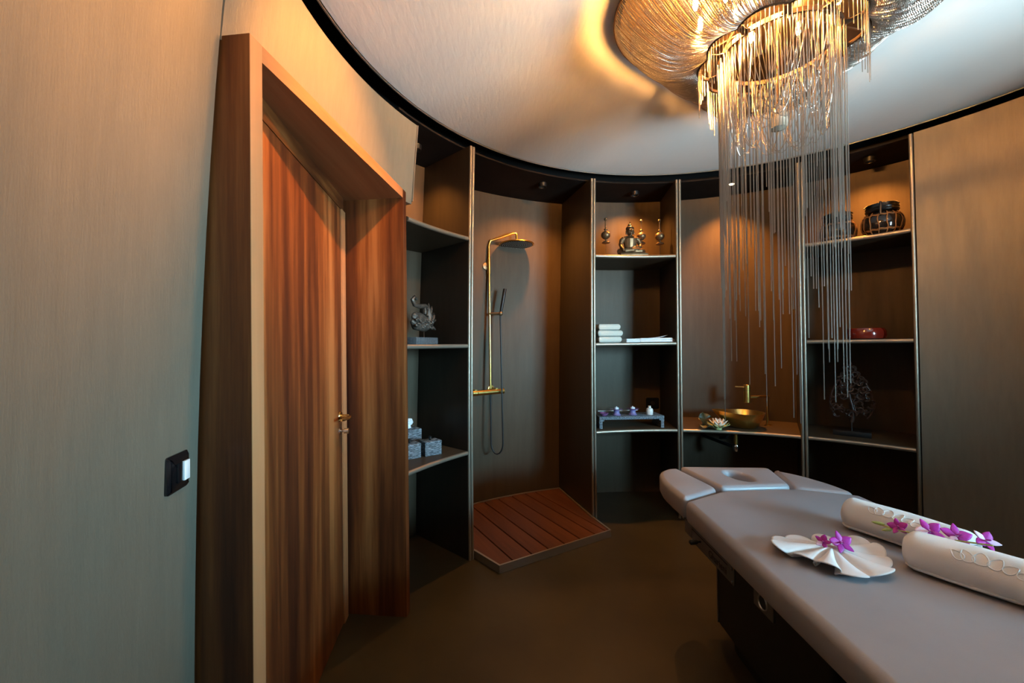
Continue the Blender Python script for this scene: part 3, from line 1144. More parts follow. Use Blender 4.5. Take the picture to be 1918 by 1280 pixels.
hc_ = Vector((1.168, 2.130))
hole = [hc_ + Vector((0.048 * cos(a) + 0.010 * sin(a) * -1, 0.085 * sin(a))) for a in frange(0, 2 * PI, 32)[:-1]]
mb = pad(MB(), head_p, ZB + 0.01, T + 0.010, 0.020, hole=hole)
hr = obj('headrest', mb, 'vinyl', tbl)
ins = [hc_ + Vector((0.047 * cos(a) - 0.010 * sin(a), 0.083 * sin(a) - 0.012)) for a in frange(0, 2 * PI, 32)[:-1]]
mb = pad(MB(), ins, ZB + 0.02, T - 0.030, 0.012)
obj('face_hole_plug', mb, 'vinyl', hr)
# frame underneath
mb = MB().box((1.165, 1.22, 0.588), (0.70, 1.86, 0.032))
obj('deck_frame', mb, 'table_base', tbl)
mb = MB().box((0.790, 1.648, 0.556), (0.006, 0.345, 0.066), bev=0.0015)
fp = obj('side_plate', mb, 'table_metal', tbl)
mb = MB().box((0.7865, 1.665, 0.578), (0.0015, 0.29, 0.0035))
obj('slot', mb, 'print_black', fp)
for (y, z) in ((1.815, 0.580), (1.815, 0.535), (1.487, 0.580), (1.487, 0.533)):
    mb = MB().lathe([(0.0055, 0), (0.005, 0.003), (0.0, 0.0042)], (0.787, y, z), 12, axis=(-1, 0, 0))
    obj('bolt', mb, 'chrome', fp)
mb = MB().box((0.792, 1.862, 0.560), (0.006, 0.07, 0.06), bev=0.0015)
obj('hinge_plate', mb, 'table_metal', tbl)
mb = MB().cyl((0.787, 1.735, 0.560), (0.775, 1.735, 0.560), 0.004, 8)
mb.tube([(0.776, 1.735, 0.560), (0.770, 1.735, 0.560), (0.745, 1.738, 0.557), (0.741, 1.738, 0.557)], [0.005, 0.0095, 0.0105, 0.006], 14)
obj('lever_knob', mb, 'black_rubber', fp)
# printed lettering on the side plate
cu = bpy.data.curves.new('lettering', 'FONT')
cu.body = 'Gharieni'
cu.size = 0.040
cu.extrude = 0.0004
cu.align_x = 'CENTER'
cu.align_y = 'CENTER'
to = bpy.data.objects.new('lettering_tmp', cu)
COL.objects.link(to)
dg = bpy.context.evaluated_depsgraph_get()
tme = bpy.data.meshes.new_from_object(to.evaluated_get(dg))
bpy.data.objects.remove(to)
tme.materials.clear()
tme.materials.append(MATS['print_black'])
lt = bpy.data.objects.new('lettering', tme)
COL.objects.link(lt)
lt.parent = fp
o_ = ORG[fp.name]
lt.location = (0.7864 - o_[0], 1.595 - o_[1], 0.549 - o_[2])
lt.rotation_euler = Euler((PI / 2, 0, -PI / 2))
# socket plate
mb = MB().box((0.792, 1.308, 0.565), (0.008, 0.100, 0.052), bev=0.001)
sk = obj('socket_plate', mb, 'table_metal', tbl)
mb = MB().lathe([(0.020, 0.0), (0.022, 0.004), (0.024, 0.0)], (0.788, 1.308, 0.572), 24, axis=(-1, 0, 0))
obj('socket_ring', mb, 'tray_metal', sk)
mb = MB().lathe([(0.0195, 0.0), (0.019, 0.001), (0.0, 0.001)], (0.788, 1.308, 0.572), 24, axis=(-1, 0, 0))
obj('socket_face', mb, 'print_black', sk)
mb = MB()
prism(mb, round_poly([(0.965, 1.25), (1.37, 1.25), (1.37, 1.957), (0.965, 1.957)], 0.02), 0.075, 0.575)
obj('pedestal', mb, 'table_base', tbl, smooth=False)
mb = MB().box((0.966, 1.953, 0.325), (0.010, 0.010, 0.498))
obj('pedestal_edge', mb, 'table_metal', tbl)
mb = pad(MB(), round_poly([(0.99, 0.85), (1.42, 0.85), (1.42, 1.9), (0.99, 1.9)], 0.06), 0.0, 0.075, 0.01)
obj('base_plate', mb, 'table_base', tbl)


# ------------------------------------------------------------------ rolled towels
def towel_roll(p0, ax, L, r, label, seed, motif_s, motif_phi):
    rr = random.Random(seed)
    ax = Vector((ax[0], ax[1], 0)).normalized()
    side = Vector((-ax.y, ax.x, 0))
    if side.x > 0:
        side = -side                            # towards the viewer side of the table
    base = Vector((p0[0], p0[1], T))
    cz = T + r * 0.93

    def pt(s, phi, extra=0.0):
        # s 0..L, phi 0 = top, + towards side
        e = min(s, L - s)
        rad_ = r
        if e < 0.03:
            q = 1 - e / 0.03
            rad_ = r * math.sqrt(max(0.0, 1 - 0.62 * q * q))
        rad_ *= 1 + 0.025 * sin(3 * phi + seed + 14 * s) + 0.02 * sin(5 * phi - 22 * s + seed)
        rad_ += extra
        x = base + ax * s
        z = cz + rad_ * cos(phi)
        z = max(z, T + 0.0008)
        q = rad_ * sin(phi)
        return Vector((x.x + side.x * q, x.y + side.y * q, z))
    root = thing('rolled_towel', tuple(base + ax * L / 2), label, 'towel', 'rolled white towels on the massage table')
    NP, NSg = 40, 36
    ss = [0.0, 0.003, 0.008, 0.015, 0.023, 0.03] + frange(0.03, L - 0.03, NSg)[1:-1] + [L - 0.03, L - 0.023, L - 0.015, L - 0.008, L - 0.003, L]
    mb = MB().grid(NP, len(ss), lambda i, j: pt(ss[j], 2 * PI * i / NP), closed_u=True)
    n = len(ss)
    # spiral ends pressed slightly in
    for (j, sgn) in ((0, 1), (n - 1, -1)):
        s = ss[j]
        rings = [[pt(s, 2 * PI * i / NP) for i in range(NP)]]
        c = base + ax * (s + sgn * 0.004) + Vector((0, 0, cz - T))
        for f, dd in ((0.82, 0.0), (0.74, 0.007), (0.62, 0.001), (0.52, 0.007), (0.38, 0.001), (0.25, 0.007), (0.02, 0.004)):
            rings.append([c + (rings[0][i] - (base + ax * s + Vector((0, 0, cz - T)))) * f + ax * (sgn * dd) for i in range(NP)])
        mb.grid(NP, len(rings), lambda i, jj: rings[jj][i], closed_u=True)
    body = obj('towel_body', mb, 'towel', root, sharp=60)
    # loose outer flap edge along the roll
    mb = MB().tube([pt(s, 2.25, 0.0015) for s in frange(0.01, L - 0.01, 30)], 0.004, 8)
    obj('flap_edge', mb, 'towel', body)
    # raised lotus embroidery
    for (ds, dph, rot, ll, ww) in ((-0.052, 0.10, 0.9, 0.030, 0.010), (-0.034, 0.02, 0.5, 0.036, 0.012), (-0.008, -0.02, 0.0, 0.036, 0.015), (0.020, 0.02, -0.5, 0.036, 0.012), (0.045, 0.10, -0.9, 0.032, 0.010), (0.070, 0.22, -1.3, 0.030, 0.009)):
        pts = []
        for k in range(24):
            a = 2 * PI * k / 24
            lx, ly = ww * sin(a) * (1 - 0.35 * cos(a)), ll * 0.5 * cos(a)
            u_, v_ = lx * cos(rot) - ly * sin(rot), lx * sin(rot) + ly * cos(rot)
            pts.append(pt(motif_s + ds + u_, motif_phi + dph - v_ / r, 0.0004))
        mb = MB().tube(pts, 0.0017, 6, closed=True)
        obj('embroidered_petal', mb, 'towel', body)
    return root


towel_roll((1.262, 1.560), (0.42, -0.91), 0.345, 0.058, 'rolled white towel lying farther back on the table, behind the other roll', 1, 0.15, 0.55)
towel_roll((1.222, 1.283), (0.55, -0.835), 0.36, 0.059, 'rolled white towel nearest the viewer, cut off by the frame', 5, 0.17, 0.75)


# ------------------------------------------------------------------ petals and flowers
def petal_mb(L, W, cup=0.25, tip=0.0, nu=7, nv=9, pointy=0.8):
    """petal in local coordinates: grows along +Y, up +Z"""
    mb = MB()

    def fn(i, j):
        t = j / (nv - 1)
        wv = W * (sin(PI * min(1, t ** 0.75)) ** pointy) * 0.5 + 0.0006
        if t > 0.995:
            wv = 0.0006
        x = (i / (nu - 1) - 0.5) * 2
        return Vector((x * wv, t * L, cup * L * (t * t * 0.5) + cup * W * (x * x) * 0.5 + tip * L * max(0, t - 0.6) ** 2))
    mb.grid(nu, nv, fn)
    return mb


def solid(o, t):
    md_ = o.modifiers.new('thickness', 'SOLIDIFY')
    md_.thickness = t
    md_.offset = 0
    return o


def petal(parent, name, mt, loc, dirv, upv, L, W, cup=0.25, tip=0.0, th_=0.0008, pointy=0.8):
    o = obj(name, petal_mb(L, W, cup, tip, pointy=pointy), mt, parent, world=False, sharp=80)
    y = Vector(dirv).normalized()
    z = Vector(upv)
    z = (z - y * z.dot(y)).normalized()
    x = y.cross(z)
    M = Matrix((x, y, z)).transposed().to_4x4()
    M.translation = loc
    o.matrix_local = M
    return solid(o, th_)


def orchid(parent, c, face, upv, sz, rot=0.0, pale=(1,)):
    """five petals and a lip around c (local to parent), facing 'face'"""
    f = Vector(face).normalized()
    u_ = Vector(upv)
    u_ = (u_ - f * u_.dot(f)).normalized()
    v_ = f.cross(u_)
    for k in range(5):
        a = rot + 2 * PI * k / 5
        d = u_ * cos(a) + v_ * sin(a)
        wide = 0.78 if k in (1, 4) else 0.52
        petal(parent, 'petal', 'orchid_pale' if k in pale else 'orchid', Vector(c) + d * sz * 0.05, d + f * 0.25, f, sz, sz * wide, -0.15)
    petal(parent, 'lip', 'orchid', Vector(c) + f * sz * 0.1, f * 0.8 - u_ * 0.6, u_, sz * 0.5, sz * 0.34, 0.5)
    mb = MB().ell(Vector(c) + f * sz * 0.08, (sz * 0.09, sz * 0.09, sz * 0.12))
    obj('column', mb, 'orchid_pale', parent, world=False)


# sprig of orchids between the rolls
sg = thing('orchid_sprig', (1.250, 1.345, 0.780), 'sprig of purple orchids with green buds lying between the towel rolls', 'flowers')
ax = Vector((0.085, -0.20, 0.045))
mb = MB().tube([Vector((-0.02, 0.03, 0.004)), Vector((0, 0, 0)), ax * 0.5 + Vector((0.004, 0, -0.004)), ax], 0.0022, 8)
obj('stem', mb, 'bud_green', sg, world=False)
for (p, d, sc) in (((-0.012, 0.026, 0.006), (-0.7, 0.5, 0.05), 0.034), ((0.0, 0.012, -0.002), (-0.8, 0.1, -0.15), 0.032)):
    d = Vector(d).normalized()
    p = Vector(p)
    mb = MB().tube([p, p + d * sc * 0.3, p + d * sc * 0.75, p + d * sc], [0.003, 0.0062, 0.0045, 0.0008], 10)
    obj('bud', mb, 'bud_green', sg, world=False)
orchid(sg, (0.008, 0.000, 0.010), (-0.6, -0.5, 0.6), (0, 0, 1), 0.026, 0.3, pale=())
orchid(sg, (0.050, -0.060, 0.022), (-0.35, -0.7, 0.6), (0.1, 0.1, 1), 0.036, 0.5)
orchid(sg, (0.072, -0.118, 0.034), (-0.2, -0.6, 0.75), (0.2, 0.2, 1), 0.036, 0.0, pale=(2,))
orchid(sg, (0.100, -0.170, 0.044), (-0.1, -0.6, 0.6), (0.3, 0.1, 1), 0.030, 0.9, pale=(0, 3))

# fanned face towel with an orchid at its heart
nb = Vector((1.020, 1.318, T))
nap = thing('fanned_face_towel', tuple(nb), 'white face towel pleated into a flower shape on the massage table', 'face towel')


def ruffle(i, j):
    NA_, NR_ = 330, 26
    a = 2 * PI * i / NA_
    t = j / (NR_ - 1)
    # pleats of uneven width, deep ones towards the viewer
    ph = 11 * a + 1.1 * sin(2 * a + 0.4) + 0.9 * sin(3 * a)
    Rm_ = 0.132 + 0.016 * sin(2 * a + 2.6) + 0.012 * sin(3 * a + 0.7) + 0.016 * cos(ph) + 0.006 * sin(5 * a)
    rr = 0.010 + (Rm_ - 0.010) * t
    fold = 0.5 + 0.5 * cos(ph)
    fold = fold ** 0.8
    amp = 0.052 * (t ** 0.8) * (1.0 - 0.30 * t)
    amp *= 0.74 + 0.24 * sin(a * 2 + 0.9) + 0.16 * sin(5 * a + 1.0)
    z = 0.003 + amp * fold + 0.036 * (1 - t) ** 1.5
    tw = 0.17 * t * sin(ph + 0.5)
    return Vector((rr * cos(a + tw), rr * sin(a + tw) * 0.95, z))


mb = MB().grid(330, 26, ruffle, closed_u=True)
# close the gathered heart
oc = obj('pleated_cloth', mb, 'linen', nap, world=False, sharp=80)
solid(oc, 0.003)
mb = MB().ell((0, 0, 0.036), (0.014, 0.014, 0.008))
obj('knot', mb, 'linen', nap, world=False)
orc = thing('orchid_bloom', (nb.x, nb.y, T + 0.047), 'purple orchid bloom resting on the pleated face towel', 'flower')
orchid(orc, (0.020, -0.012, 0.012), (-0.1, -0.75, 0.6), (0.1, 0, 1), 0.034, 0.25, pale=())
orchid(orc, (-0.022, 0.010, 0.006), (-0.5, -0.6, 0.6), (0, 0.2, 1), 0.022, 0.9, pale=(1,))

# ================================================================== THINGS ON THE SHELVES
Z1, Z2, Z3 = 0.7136, 1.4136, 2.1136


def on(name, R, th_, z, label, cat, group=None, turn=0.0):
    """thing standing at a polar place, local +Y away from the room centre"""
    return thing(name, tuple(pol(R, th_, z)), label, cat, group, rz=rad(th_ - 90 + turn))


def lobj(name, mb, mt, parent, **k):
    return obj(name, mb, mt, parent, world=False, **k)


def remesh(o, v):
    md_ = o.modifiers.new('fuse', 'REMESH')
    md_.mode = 'VOXEL'
    md_.voxel_size = v
    md_.use_smooth_shade = True
    sm = o.modifiers.new('smooth', 'SMOOTH')
    sm.iterations = 1
    return o


# --- bay beside the door: winged carving on a stone block
cv = on('winged_carving', 2.08, 143.6, Z2, 'bronze winged bird carving mounted on a grey stone block', 'carving', turn=18)
mb = MB().box((-0.03, 0, 0.0225), (0.27, 0.09, 0.045), bev=0.002)
lobj('block', mb, 'stone_block', cv)
mb = MB().cyl((0.0, 0, 0.045), (0.0, 0, 0.12), 0.003, 8)
lobj('rod', mb, 'bronze_dark', cv)
mb = MB()
mb.ell((-0.03, 0, 0.155), (0.115, 0.028, 0.045), Euler((0, 0.25, 0)))
mb.tube([(-0.15, 0, 0.15), (-0.10, 0, 0.12), (0.0, 0, 0.115), (0.07, 0, 0.135), (0.11, 0, 0.16)], [0.01, 0.03, 0.034, 0.028, 0.012], 10)
mb.tube([(0.06, 0, 0.15), (0.075, 0, 0.19), (0.06, 0, 0.235), (0.02, 0, 0.255), (-0.05, 0, 0.245), (-0.11, 0, 0.25), (-0.135, 0, 0.28), (-0.11, 0, 0.30), (-0.085, 0, 0.285)], [0.022, 0.02, 0.014, 0.013, 0.016, 0.014, 0.012, 0.010, 0.008], 10)
for k, (x, z, a, L) in enumerate([(0.04, 0.19, 1.25, 0.085), (0.065, 0.185, 0.95, 0.085), (0.085, 0.17, 0.6, 0.075), (0.09, 0.15, 0.25, 0.07), (0.085, 0.13, -0.45, 0.085), (0.02, 0.2, 1.6, 0.06), (0.1, 0.16, 0.9, 0.06)]):
    d = Vector((cos(a), 0, sin(a)))
    p = Vector((x, 0.004 * (k % 3), z))
    mb.tube([p, p + d * L * 0.4, p + d * L * 0.8, p + d * L + Vector((0, 0, 0.008))], [0.014, 0.018, 0.012, 0.001], 10, flat=0.5)
for k in range(26):
    x = -0.13 + 0.2 * (k % 13) / 12
    z = 0.118 + 0.030 * (k // 13) + 0.012 * sin(k)
    mb.ell((x, -0.026, z), (0.013, 0.008, 0.008), Euler((0, 0.6, 0)), 8, 6)
lobj('bird', mb, 'silver_carving', cv, sharp=70)


# --- woven-look stone boxes
def stone_box(R, th_, w_, d_, h_, label, knob, turn=0.0):
    bx = on('lidded_box', R, th_, Z1, label, 'box', 'grey textured boxes on the shelf beside the door', turn)
    mb = MB().box((0, 0, h_ * 0.4), (w_, d_, h_ * 0.8), bev=0.002)
    lobj('body', mb, 'stone_box', bx)
    mb = MB().box((0, 0, h_ * 0.905), (w_ + 0.003, d_ + 0.003, h_ * 0.19), bev=0.002)
    ld_ = lobj('lid', mb, 'stone_box', bx)
    if knob:
        mb = MB().lathe([(0.0, h_), (0.005, h_), (0.005, h_ + 0.006), (0.011, h_ + 0.012), (0.011, h_ + 0.02), (0.006, h_ + 0.026), (0.0, h_ + 0.027)], (0, 0, 0), 14)
        obj('knob', mb, 'black_metal', ld_, world=False)
    return bx


stone_box(2.07, 147.5, 0.112, 0.10, 0.088, 'low grey textured box with a black knob, half hidden by the door frame', True, -21.5)
stone_box(2.02, 143.9, 0.112, 0.10, 0.088, 'low grey textured box with a black knob, nearest the shower', True, -18)
tb_ = on('tissue_box', 2.26, 143.6, Z1, 'tall grey textured tissue box with a white tissue standing out', 'tissue box', turn=-18)
mb = MB().box((0, 0, 0.0675), (0.15, 0.15, 0.135), bev=0.003)
lobj('body', mb, 'stone_box', tb_)
mb = MB()
rr_ = random.Random(4)
for (dx, dy, dz, q) in ((0, 0, 0.150, 0.032), (-0.02, -0.01, 0.165, 0.028), (0.015, -0.008, 0.175, 0.026), (-0.006, 0.01, 0.187, 0.022)):
    mb.ell((dx, dy, dz), (q, q * 0.7, q), Euler((rr_.random(), rr_.random(), rr_.random())), 10, 7)
mb.v = [(x + rr_.uniform(-.005, .005), y + rr_.uniform(-.005, .005), z + rr_.uniform(-.005, .005)) for (x, y, z) in mb.v]
lobj('tissue', mb, 'tissue', tb_, sharp=30)


# --- finials on rods
def finial(R, th_, label, base, h0=0.105):
    f = on('finial', R, th_, Z3, label, 'ornament', 'turned bronze finials on rods beside the seated statue')
    if base:
        mb = MB().box((0.0, 0, 0.009), (0.12, 0.08, 0.018), bev=0.002)
    else:
        mb = MB().lathe([(0.0, 0.0), (0.022, 0.0), (0.022, 0.005), (0.0, 0.007)], (0, 0, 0), 20)
    lobj('base', mb, 'bronze_dark', f)
    mb = MB().cyl((0, 0, 0.006), (0, 0, h0 + 0.01), 0.0026, 8)
    lobj('rod', mb, 'bronze_dark', f)
    prof = [(0.0, 0.0), (0.030, 0.004), (0.034, 0.009), (0.024, 0.018), (0.008, 0.024), (0.007, 0.036), (0.020, 0.042), (0.034, 0.055), (0.039, 0.072), (0.034, 0.090), (0.018, 0.102), (0.009, 0.108), (0.010, 0.116), (0.016, 0.120), (0.012, 0.125), (0.006, 0.130), (0.0045, 0.18), (0.004, 0.192), (0.009, 0.196), (0.012, 0.204), (0.009, 0.213), (0.003, 0.217), (0.0, 0.2175)]
    mb = MB().lathe([(r_, z_ + h0) for r_, z_ in prof], (0, 0, 0), 24)
    lobj('turned_top', mb, 'bronze', f)
    return f


finial(1.99, 98.9, 'turned bronze finial on a rod at the left of the seated statue', False, 0.125)
finial(2.07, 89.4, 'turned bronze finial on a rod just right of the seated statue', False, 0.140)
finial(1.98, 85.8, 'turned bronze finial on a dark block, rightmost of three', True, 0.112)

# --- seated statue
bd = on('seated_statue', 1.97, 93.0, Z3, 'bronze seated meditating figure statue on a low plinth', 'statue')
mb = MB().box((0.008, 0, 0.016), (0.235, 0.15, 0.032), bev=0.008)
lobj('plinth', mb, 'bronze', bd)
mb = MB()
# crossed legs
mb.tube([(-0.055, 0.01, 0.058), (-0.095, -0.02, 0.052), (-0.06, -0.055, 0.052), (0.0, -0.062, 0.056), (0.06, -0.05, 0.062)], [0.026, 0.027, 0.022, 0.019, 0.015], 12)
mb.tube([(0.055, 0.01, 0.058), (0.098, -0.018, 0.052), (0.07, -0.052, 0.050), (0.0, -0.055, 0.046), (-0.05, -0.05, 0.046)], [0.026, 0.027, 0.021, 0.018, 0.014], 12)
mb.ell((0, 0.012, 0.062), (0.068, 0.042, 0.032))
# torso, shoulders, neck
mb.tube([(0, 0.012, 0.06), (0, 0.010, 0.09), (0, 0.008, 0.125), (0, 0.008, 0.160), (0, 0.010, 0.180)], [0.036, 0.034, 0.039, 0.043, 0.024], 14, flat=1.42)
mb.tube([(-0.066, 0.008, 0.160), (0, 0.010, 0.168), (0.066, 0.008, 0.160)], [0.022, 0.027, 0.022], 10)
mb.tube([(0, 0.010, 0.175), (0, 0.006, 0.205)], [0.018, 0.016], 10)
# arms: one hand over the knee, one in the lap
mb.tube([(-0.066, 0.008, 0.162), (-0.082, 0.002, 0.115), (-0.086, -0.03, 0.085), (-0.080, -0.058, 0.066), (-0.079, -0.064, 0.048)], [0.020, 0.017, 0.014, 0.011, 0.009], 10)
mb.tube([(0.066, 0.008, 0.162), (0.084, 0.004, 0.115), (0.072, -0.028, 0.088), (0.020, -0.05, 0.080), (-0.005, -0.052, 0.078)], [0.020, 0.017, 0.014, 0.011, 0.008], 10)
# head with face, ears, hair bun
mb.ell((0, 0.0, 0.226), (0.031, 0.032, 0.038))
mb.tube([(0, -0.030, 0.240), (0, -0.035, 0.226), (0, -0.038, 0.219)], [0.004, 0.005, 0.006], 8)
mb.ell((0, -0.029, 0.207), (0.011, 0.006, 0.0045))
mb.ell((-0.013, -0.027, 0.234), (0.009, 0.006, 0.004))
mb.ell((0.013, -0.027, 0.234), (0.009, 0.006, 0.004))
mb.ell((0, -0.024, 0.194), (0.010, 0.008, 0.007))
for s_ in (-1, 1):
    mb.ell((s_ * 0.032, 0.004, 0.217), (0.005, 0.009, 0.021))
body = lobj('figure', mb, 'bronze', bd)
remesh(body, 0.0026)
mb = MB().ell((0, 0.007, 0.249), (0.034, 0.034, 0.026))
mb.ell((0, 0.008, 0.276), (0.018, 0.018, 0.016))
mb.tube([(0, 0.008, 0.284), (0, 0.008, 0.297), (0, 0.008, 0.312)], [0.008, 0.006, 0.001], 10)
lobj('hair', mb, 'bronze_dark', bd)


# --- folded towels on the middle shelf
def folded(name, R, th_, z, w_, d_, h_, mt, label, layers=2, turn=0.0, group=None, seed=0):
    f = on(name, R, th_, z, label, 'towel', group, turn)
    rr2 = random.Random(seed)
    hh_ = h_ / layers
    for k in range(layers):
        e = rr2.uniform(-0.004, 0.004)
        # one fold of cloth: rounded on the left and right, wrapping round the front
        mb = pad(MB(), round_poly([(-w_ / 2 + e, -d_ / 2), (w_ / 2 + e, -d_ / 2), (w_ / 2 + e, d_ / 2), (-w_ / 2 + e, d_ / 2)], 0.012), k * hh_ + 0.0003, (k + 1) * hh_, hh_ * 0.46, rb=hh_ * 0.46)
        lobj('fold', mb, mt, f)
    return f


G = 'cream towels stacked on the middle shelf'
for k, (w_, e) in enumerate(((0.20, 0), (0.215, 0.004), (0.19, -0.006))):
    folded('folded_towel', 1.99, 99.2 + (0.15, -0.1, 0.3)[k], Z2 + 0.0505 * k, w_, 0.2, 0.050, 'towel_cream',
           ('cream folded towel at the bottom of the stack', 'cream folded towel in the middle of the stack', 'cream folded towel on top of the stack')[k], 1, group=G, seed=k)
folded('folded_cloth', 1.98, 93.3, Z2, 0.125, 0.16, 0.030, 'linen', 'small white folded cloth beside the cream towel stack', 3, group='white cloths on the middle shelf', seed=5)
f2 = folded('folded_robe', 1.98, 87.8, Z2, 0.265, 0.18, 0.034, 'linen', 'wide white folded cloth at the right end of the middle shelf', 2, group='white cloths on the middle shelf', seed=6)
mb = MB().tube([(0.128, -0.085, 0.016), (0.140, -0.085, 0.022), (0.148, -0.083, 0.016), (0.140, -0.083, 0.006), (0.125, -0.085, 0.004)], 0.004, 8)
lobj('rolled_hem', mb, 'linen', f2)
mb = MB().grid(9, 7, lambda i, j: Vector((-0.02 + 0.135 * i / 8, -0.02 + 0.09 * j / 6, 0.0355 + 0.022 * (i / 8) ** 2 * (1 - 0.2 * j / 6))))
solid(lobj('turned_corner', mb, 'linen', f2), 0.003)

# --- low stone bench with tea things
bn = on('stone_bench', 2.00, 93.9, Z1, 'low grey speckled stone bench on the lower shelf', 'bench', turn=-1.5)
BH = 0.098
mb = MB().box((0, 0, BH - 0.0125), (0.535, 0.20, 0.025), bev=0.002)
lobj('slab', mb, 'stone_bench', bn)
for sx in (-1, 1):
    mb = MB().box((sx * 0.254, 0, (BH - 0.025) / 2), (0.026, 0.19, BH - 0.0255), bev=0.002)
    lg = lobj('leg', mb, 'stone_bench', bn)
    mb = MB().box((sx * 0.234, 0, BH - 0.031), (0.014, 0.19, 0.011))
    obj('bracket', mb, 'stone_bench', lg, world=False)
ZBN = Z1 + BH + 0.0002


def cup(th_, label):
    c = on('incense_cup', 1.975, th_, ZBN, label, 'cup', 'purple candle cups on the stone bench')
    mb = MB().lathe([(0.0, 0.0), (0.034, 0.0), (0.036, 0.004), (0.028, 0.012), (0.023, 0.026), (0.024, 0.040), (0.032, 0.047), (0.020, 0.045), (0.0, 0.044)], (0, 0, 0), 28)
    lobj('stand', mb, 'purple_ceramic', c)
    mb = MB().lathe([(0.0, 0.0465), (0.030, 0.0465), (0.050, 0.050), (0.051, 0.053), (0.030, 0.051), (0.0, 0.050)], (0, 0, 0), 28)
    lobj('saucer', mb, 'plum_ceramic', c)
    mb = MB().lathe([(0.0, 0.0515), (0.018, 0.0515), (0.019, 0.058), (0.016, 0.064), (0.006, 0.066), (0.005, 0.072), (0.0, 0.073)], (0, 0, 0), 24)
    lobj('candle', mb, 'wax', c)
    return c


cup(97.0, 'purple stoneware candle cup on the bench, left of its twin')
cup(93.0, 'purple stoneware candle cup on the bench, next to the white bottle')
bw = on('small_bowl', 1.965, 100.3, ZBN, 'shallow plum bowl at the left end of the stone bench', 'bowl')
mb = MB().lathe([(0.0, 0.0), (0.018, 0.0), (0.020, 0.003), (0.036, 0.018), (0.039, 0.026), (0.036, 0.026), (0.032, 0.018), (0.016, 0.006), (0.0, 0.005)], (0, 0, 0), 28)
lobj('bowl', mb, 'plum_ceramic', bw)
bt = on('ceramic_bottle', 1.975, 88.9, ZBN, 'small white ceramic bottle on the stone bench', 'bottle')
mb = MB().lathe([(0.0, 0.0), (0.026, 0.0), (0.028, 0.003), (0.028, 0.038), (0.024, 0.050), (0.011, 0.057), (0.010, 0.068), (0.012, 0.070), (0.009, 0.072), (0.0, 0.071)], (0, 0, 0), 28)
lobj('body', mb, 'white_ceramic', bt)
ik = on('incense_rest', 2.07, 95.2, ZBN, 'thin white incense stick on a rest behind the cups', 'incense')
mb = MB().cyl((-0.19, 0, 0.022), (0.16, 0, 0.022), 0.003, 8)
lobj('stick', mb, 'white_ceramic', ik)
for sx in (-0.15, 0.13):
    mb = MB().box((sx, 0, 0.0095), (0.014, 0.02, 0.019), bev=0.002)
    lobj('rest', mb, 'stone_bench', ik)
so = on('wall_socket', 2.46 - 0.15 * (0.83 / 2.7) ** 1.5 - 0.0005, 84.95, 0.80, 'dark wall socket behind the white bottle in the statue bay', 'socket')
poly = round_poly([(-0.052, 0.0), (0.052, 0.0), (0.052, 0.085), (-0.052, 0.085)], 0.008)
mb = plate(MB(), [Vector((p.x, p.y)) for p in poly], 0.0, -0.012, -0.005)
lobj('plate', mb, 'switch_dark', so)
mb = MB().lathe([(0.0, 0.0), (0.019, 0.0), (0.021, 0.003), (0.0, 0.0031)], (0, -0.012, 0.0425), 20, axis=(0, -1, 0))
lobj('outlet', mb, 'black_rubber', so)

# --- gold basin and tap
ba = thing('basin', (1.86, 3.300, Z1), 'teardrop gold vessel basin on the washstand counter', 'basin', rz=rad(-13))
mb = MB()
NA2 = 48


def basin_pt(a, t, inner):
    # a: 0 = right end, pi = left tip
    tipf = max(0.0, -cos(a)) ** 3
    Rx = 0.150 + 0.085 * tipf
    Ry = 0.150 - 0.012 * tipf
    zr = 0.128 + 0.016 * tipf
    k = (t ** 0.55) if t > 0 else 0
    x = Rx * cos(a) * (0.34 + 0.66 * k) + 0.018 * (1 - t)
    y = Ry * sin(a) * (0.34 + 0.66 * k)
    z = zr * t
    if inner:
        x, y = x * 0.965, y * 0.965
        z = 0.008 + (zr - 0.008) * t
    return Vector((x, y, z))


ts = [0, 0.02, 0.08, 0.18, 0.32, 0.5, 0.7, 0.88, 1.0]
prof = [(t, False) for t in ts] + [(t, True) for t in reversed(ts)]
mb.grid(NA2, len(prof), lambda i, j: basin_pt(2 * PI * i / NA2, *prof[j]), closed_u=True)
mb.add([basin_pt(2 * PI * i / NA2, 0, False) for i in range(NA2)], [tuple(range(NA2))])
mb.add([basin_pt(2 * PI * i / NA2, 0, True) for i in range(NA2)], [tuple(range(NA2))])
lobj('bowl', mb, 'gold', ba, sharp=50)
fa = thing('tap', (2.107, 3.385, Z1), 'tall brushed gold tap with a drum spout over the basin', 'tap')
mb = MB().lathe([(0.0, 0.0), (0.026, 0.0), (0.027, 0.006), (0.0, 0.007)], (0, 0, 0), 24)
lobj('foot', mb, 'gold', fa)
mb = MB().cyl((0, 0, 0.005), (0, 0, 0.245), 0.0105, 16)
lobj('post', mb, 'gold', fa)
sx, sy = -0.180, -0.022
mb = MB().cyl((0.010, 0.001, 0.240), (sx, sy, 0.240), 0.0095, 14)
mb.cyl((sx * 0.55, sy * 0.55, 0.236), (sx, sy, 0.236), 0.015, 14)
lobj('arm', mb, 'gold', fa)
mb = MB().tube([(sx, sy, 0.195), (sx, sy, 0.197), (sx, sy, 0.338), (sx, sy, 0.340)], [0.024, 0.026, 0.026, 0.024], 24)
dr = lobj('spout_drum', mb, 'gold', fa)
mb = MB().tube([(sx, sy, 0.293), (sx, sy, 0.2945)], 0.0263, 24)
obj('drum_joint', mb, 'black_metal', dr, world=False)
mb = MB().tube([(sx - 0.02, sy, 0.322), (sx - 0.098, sy - 0.004, 0.326)], 0.0055, 12)
obj('lever_pin', mb, 'gold', dr, world=False)
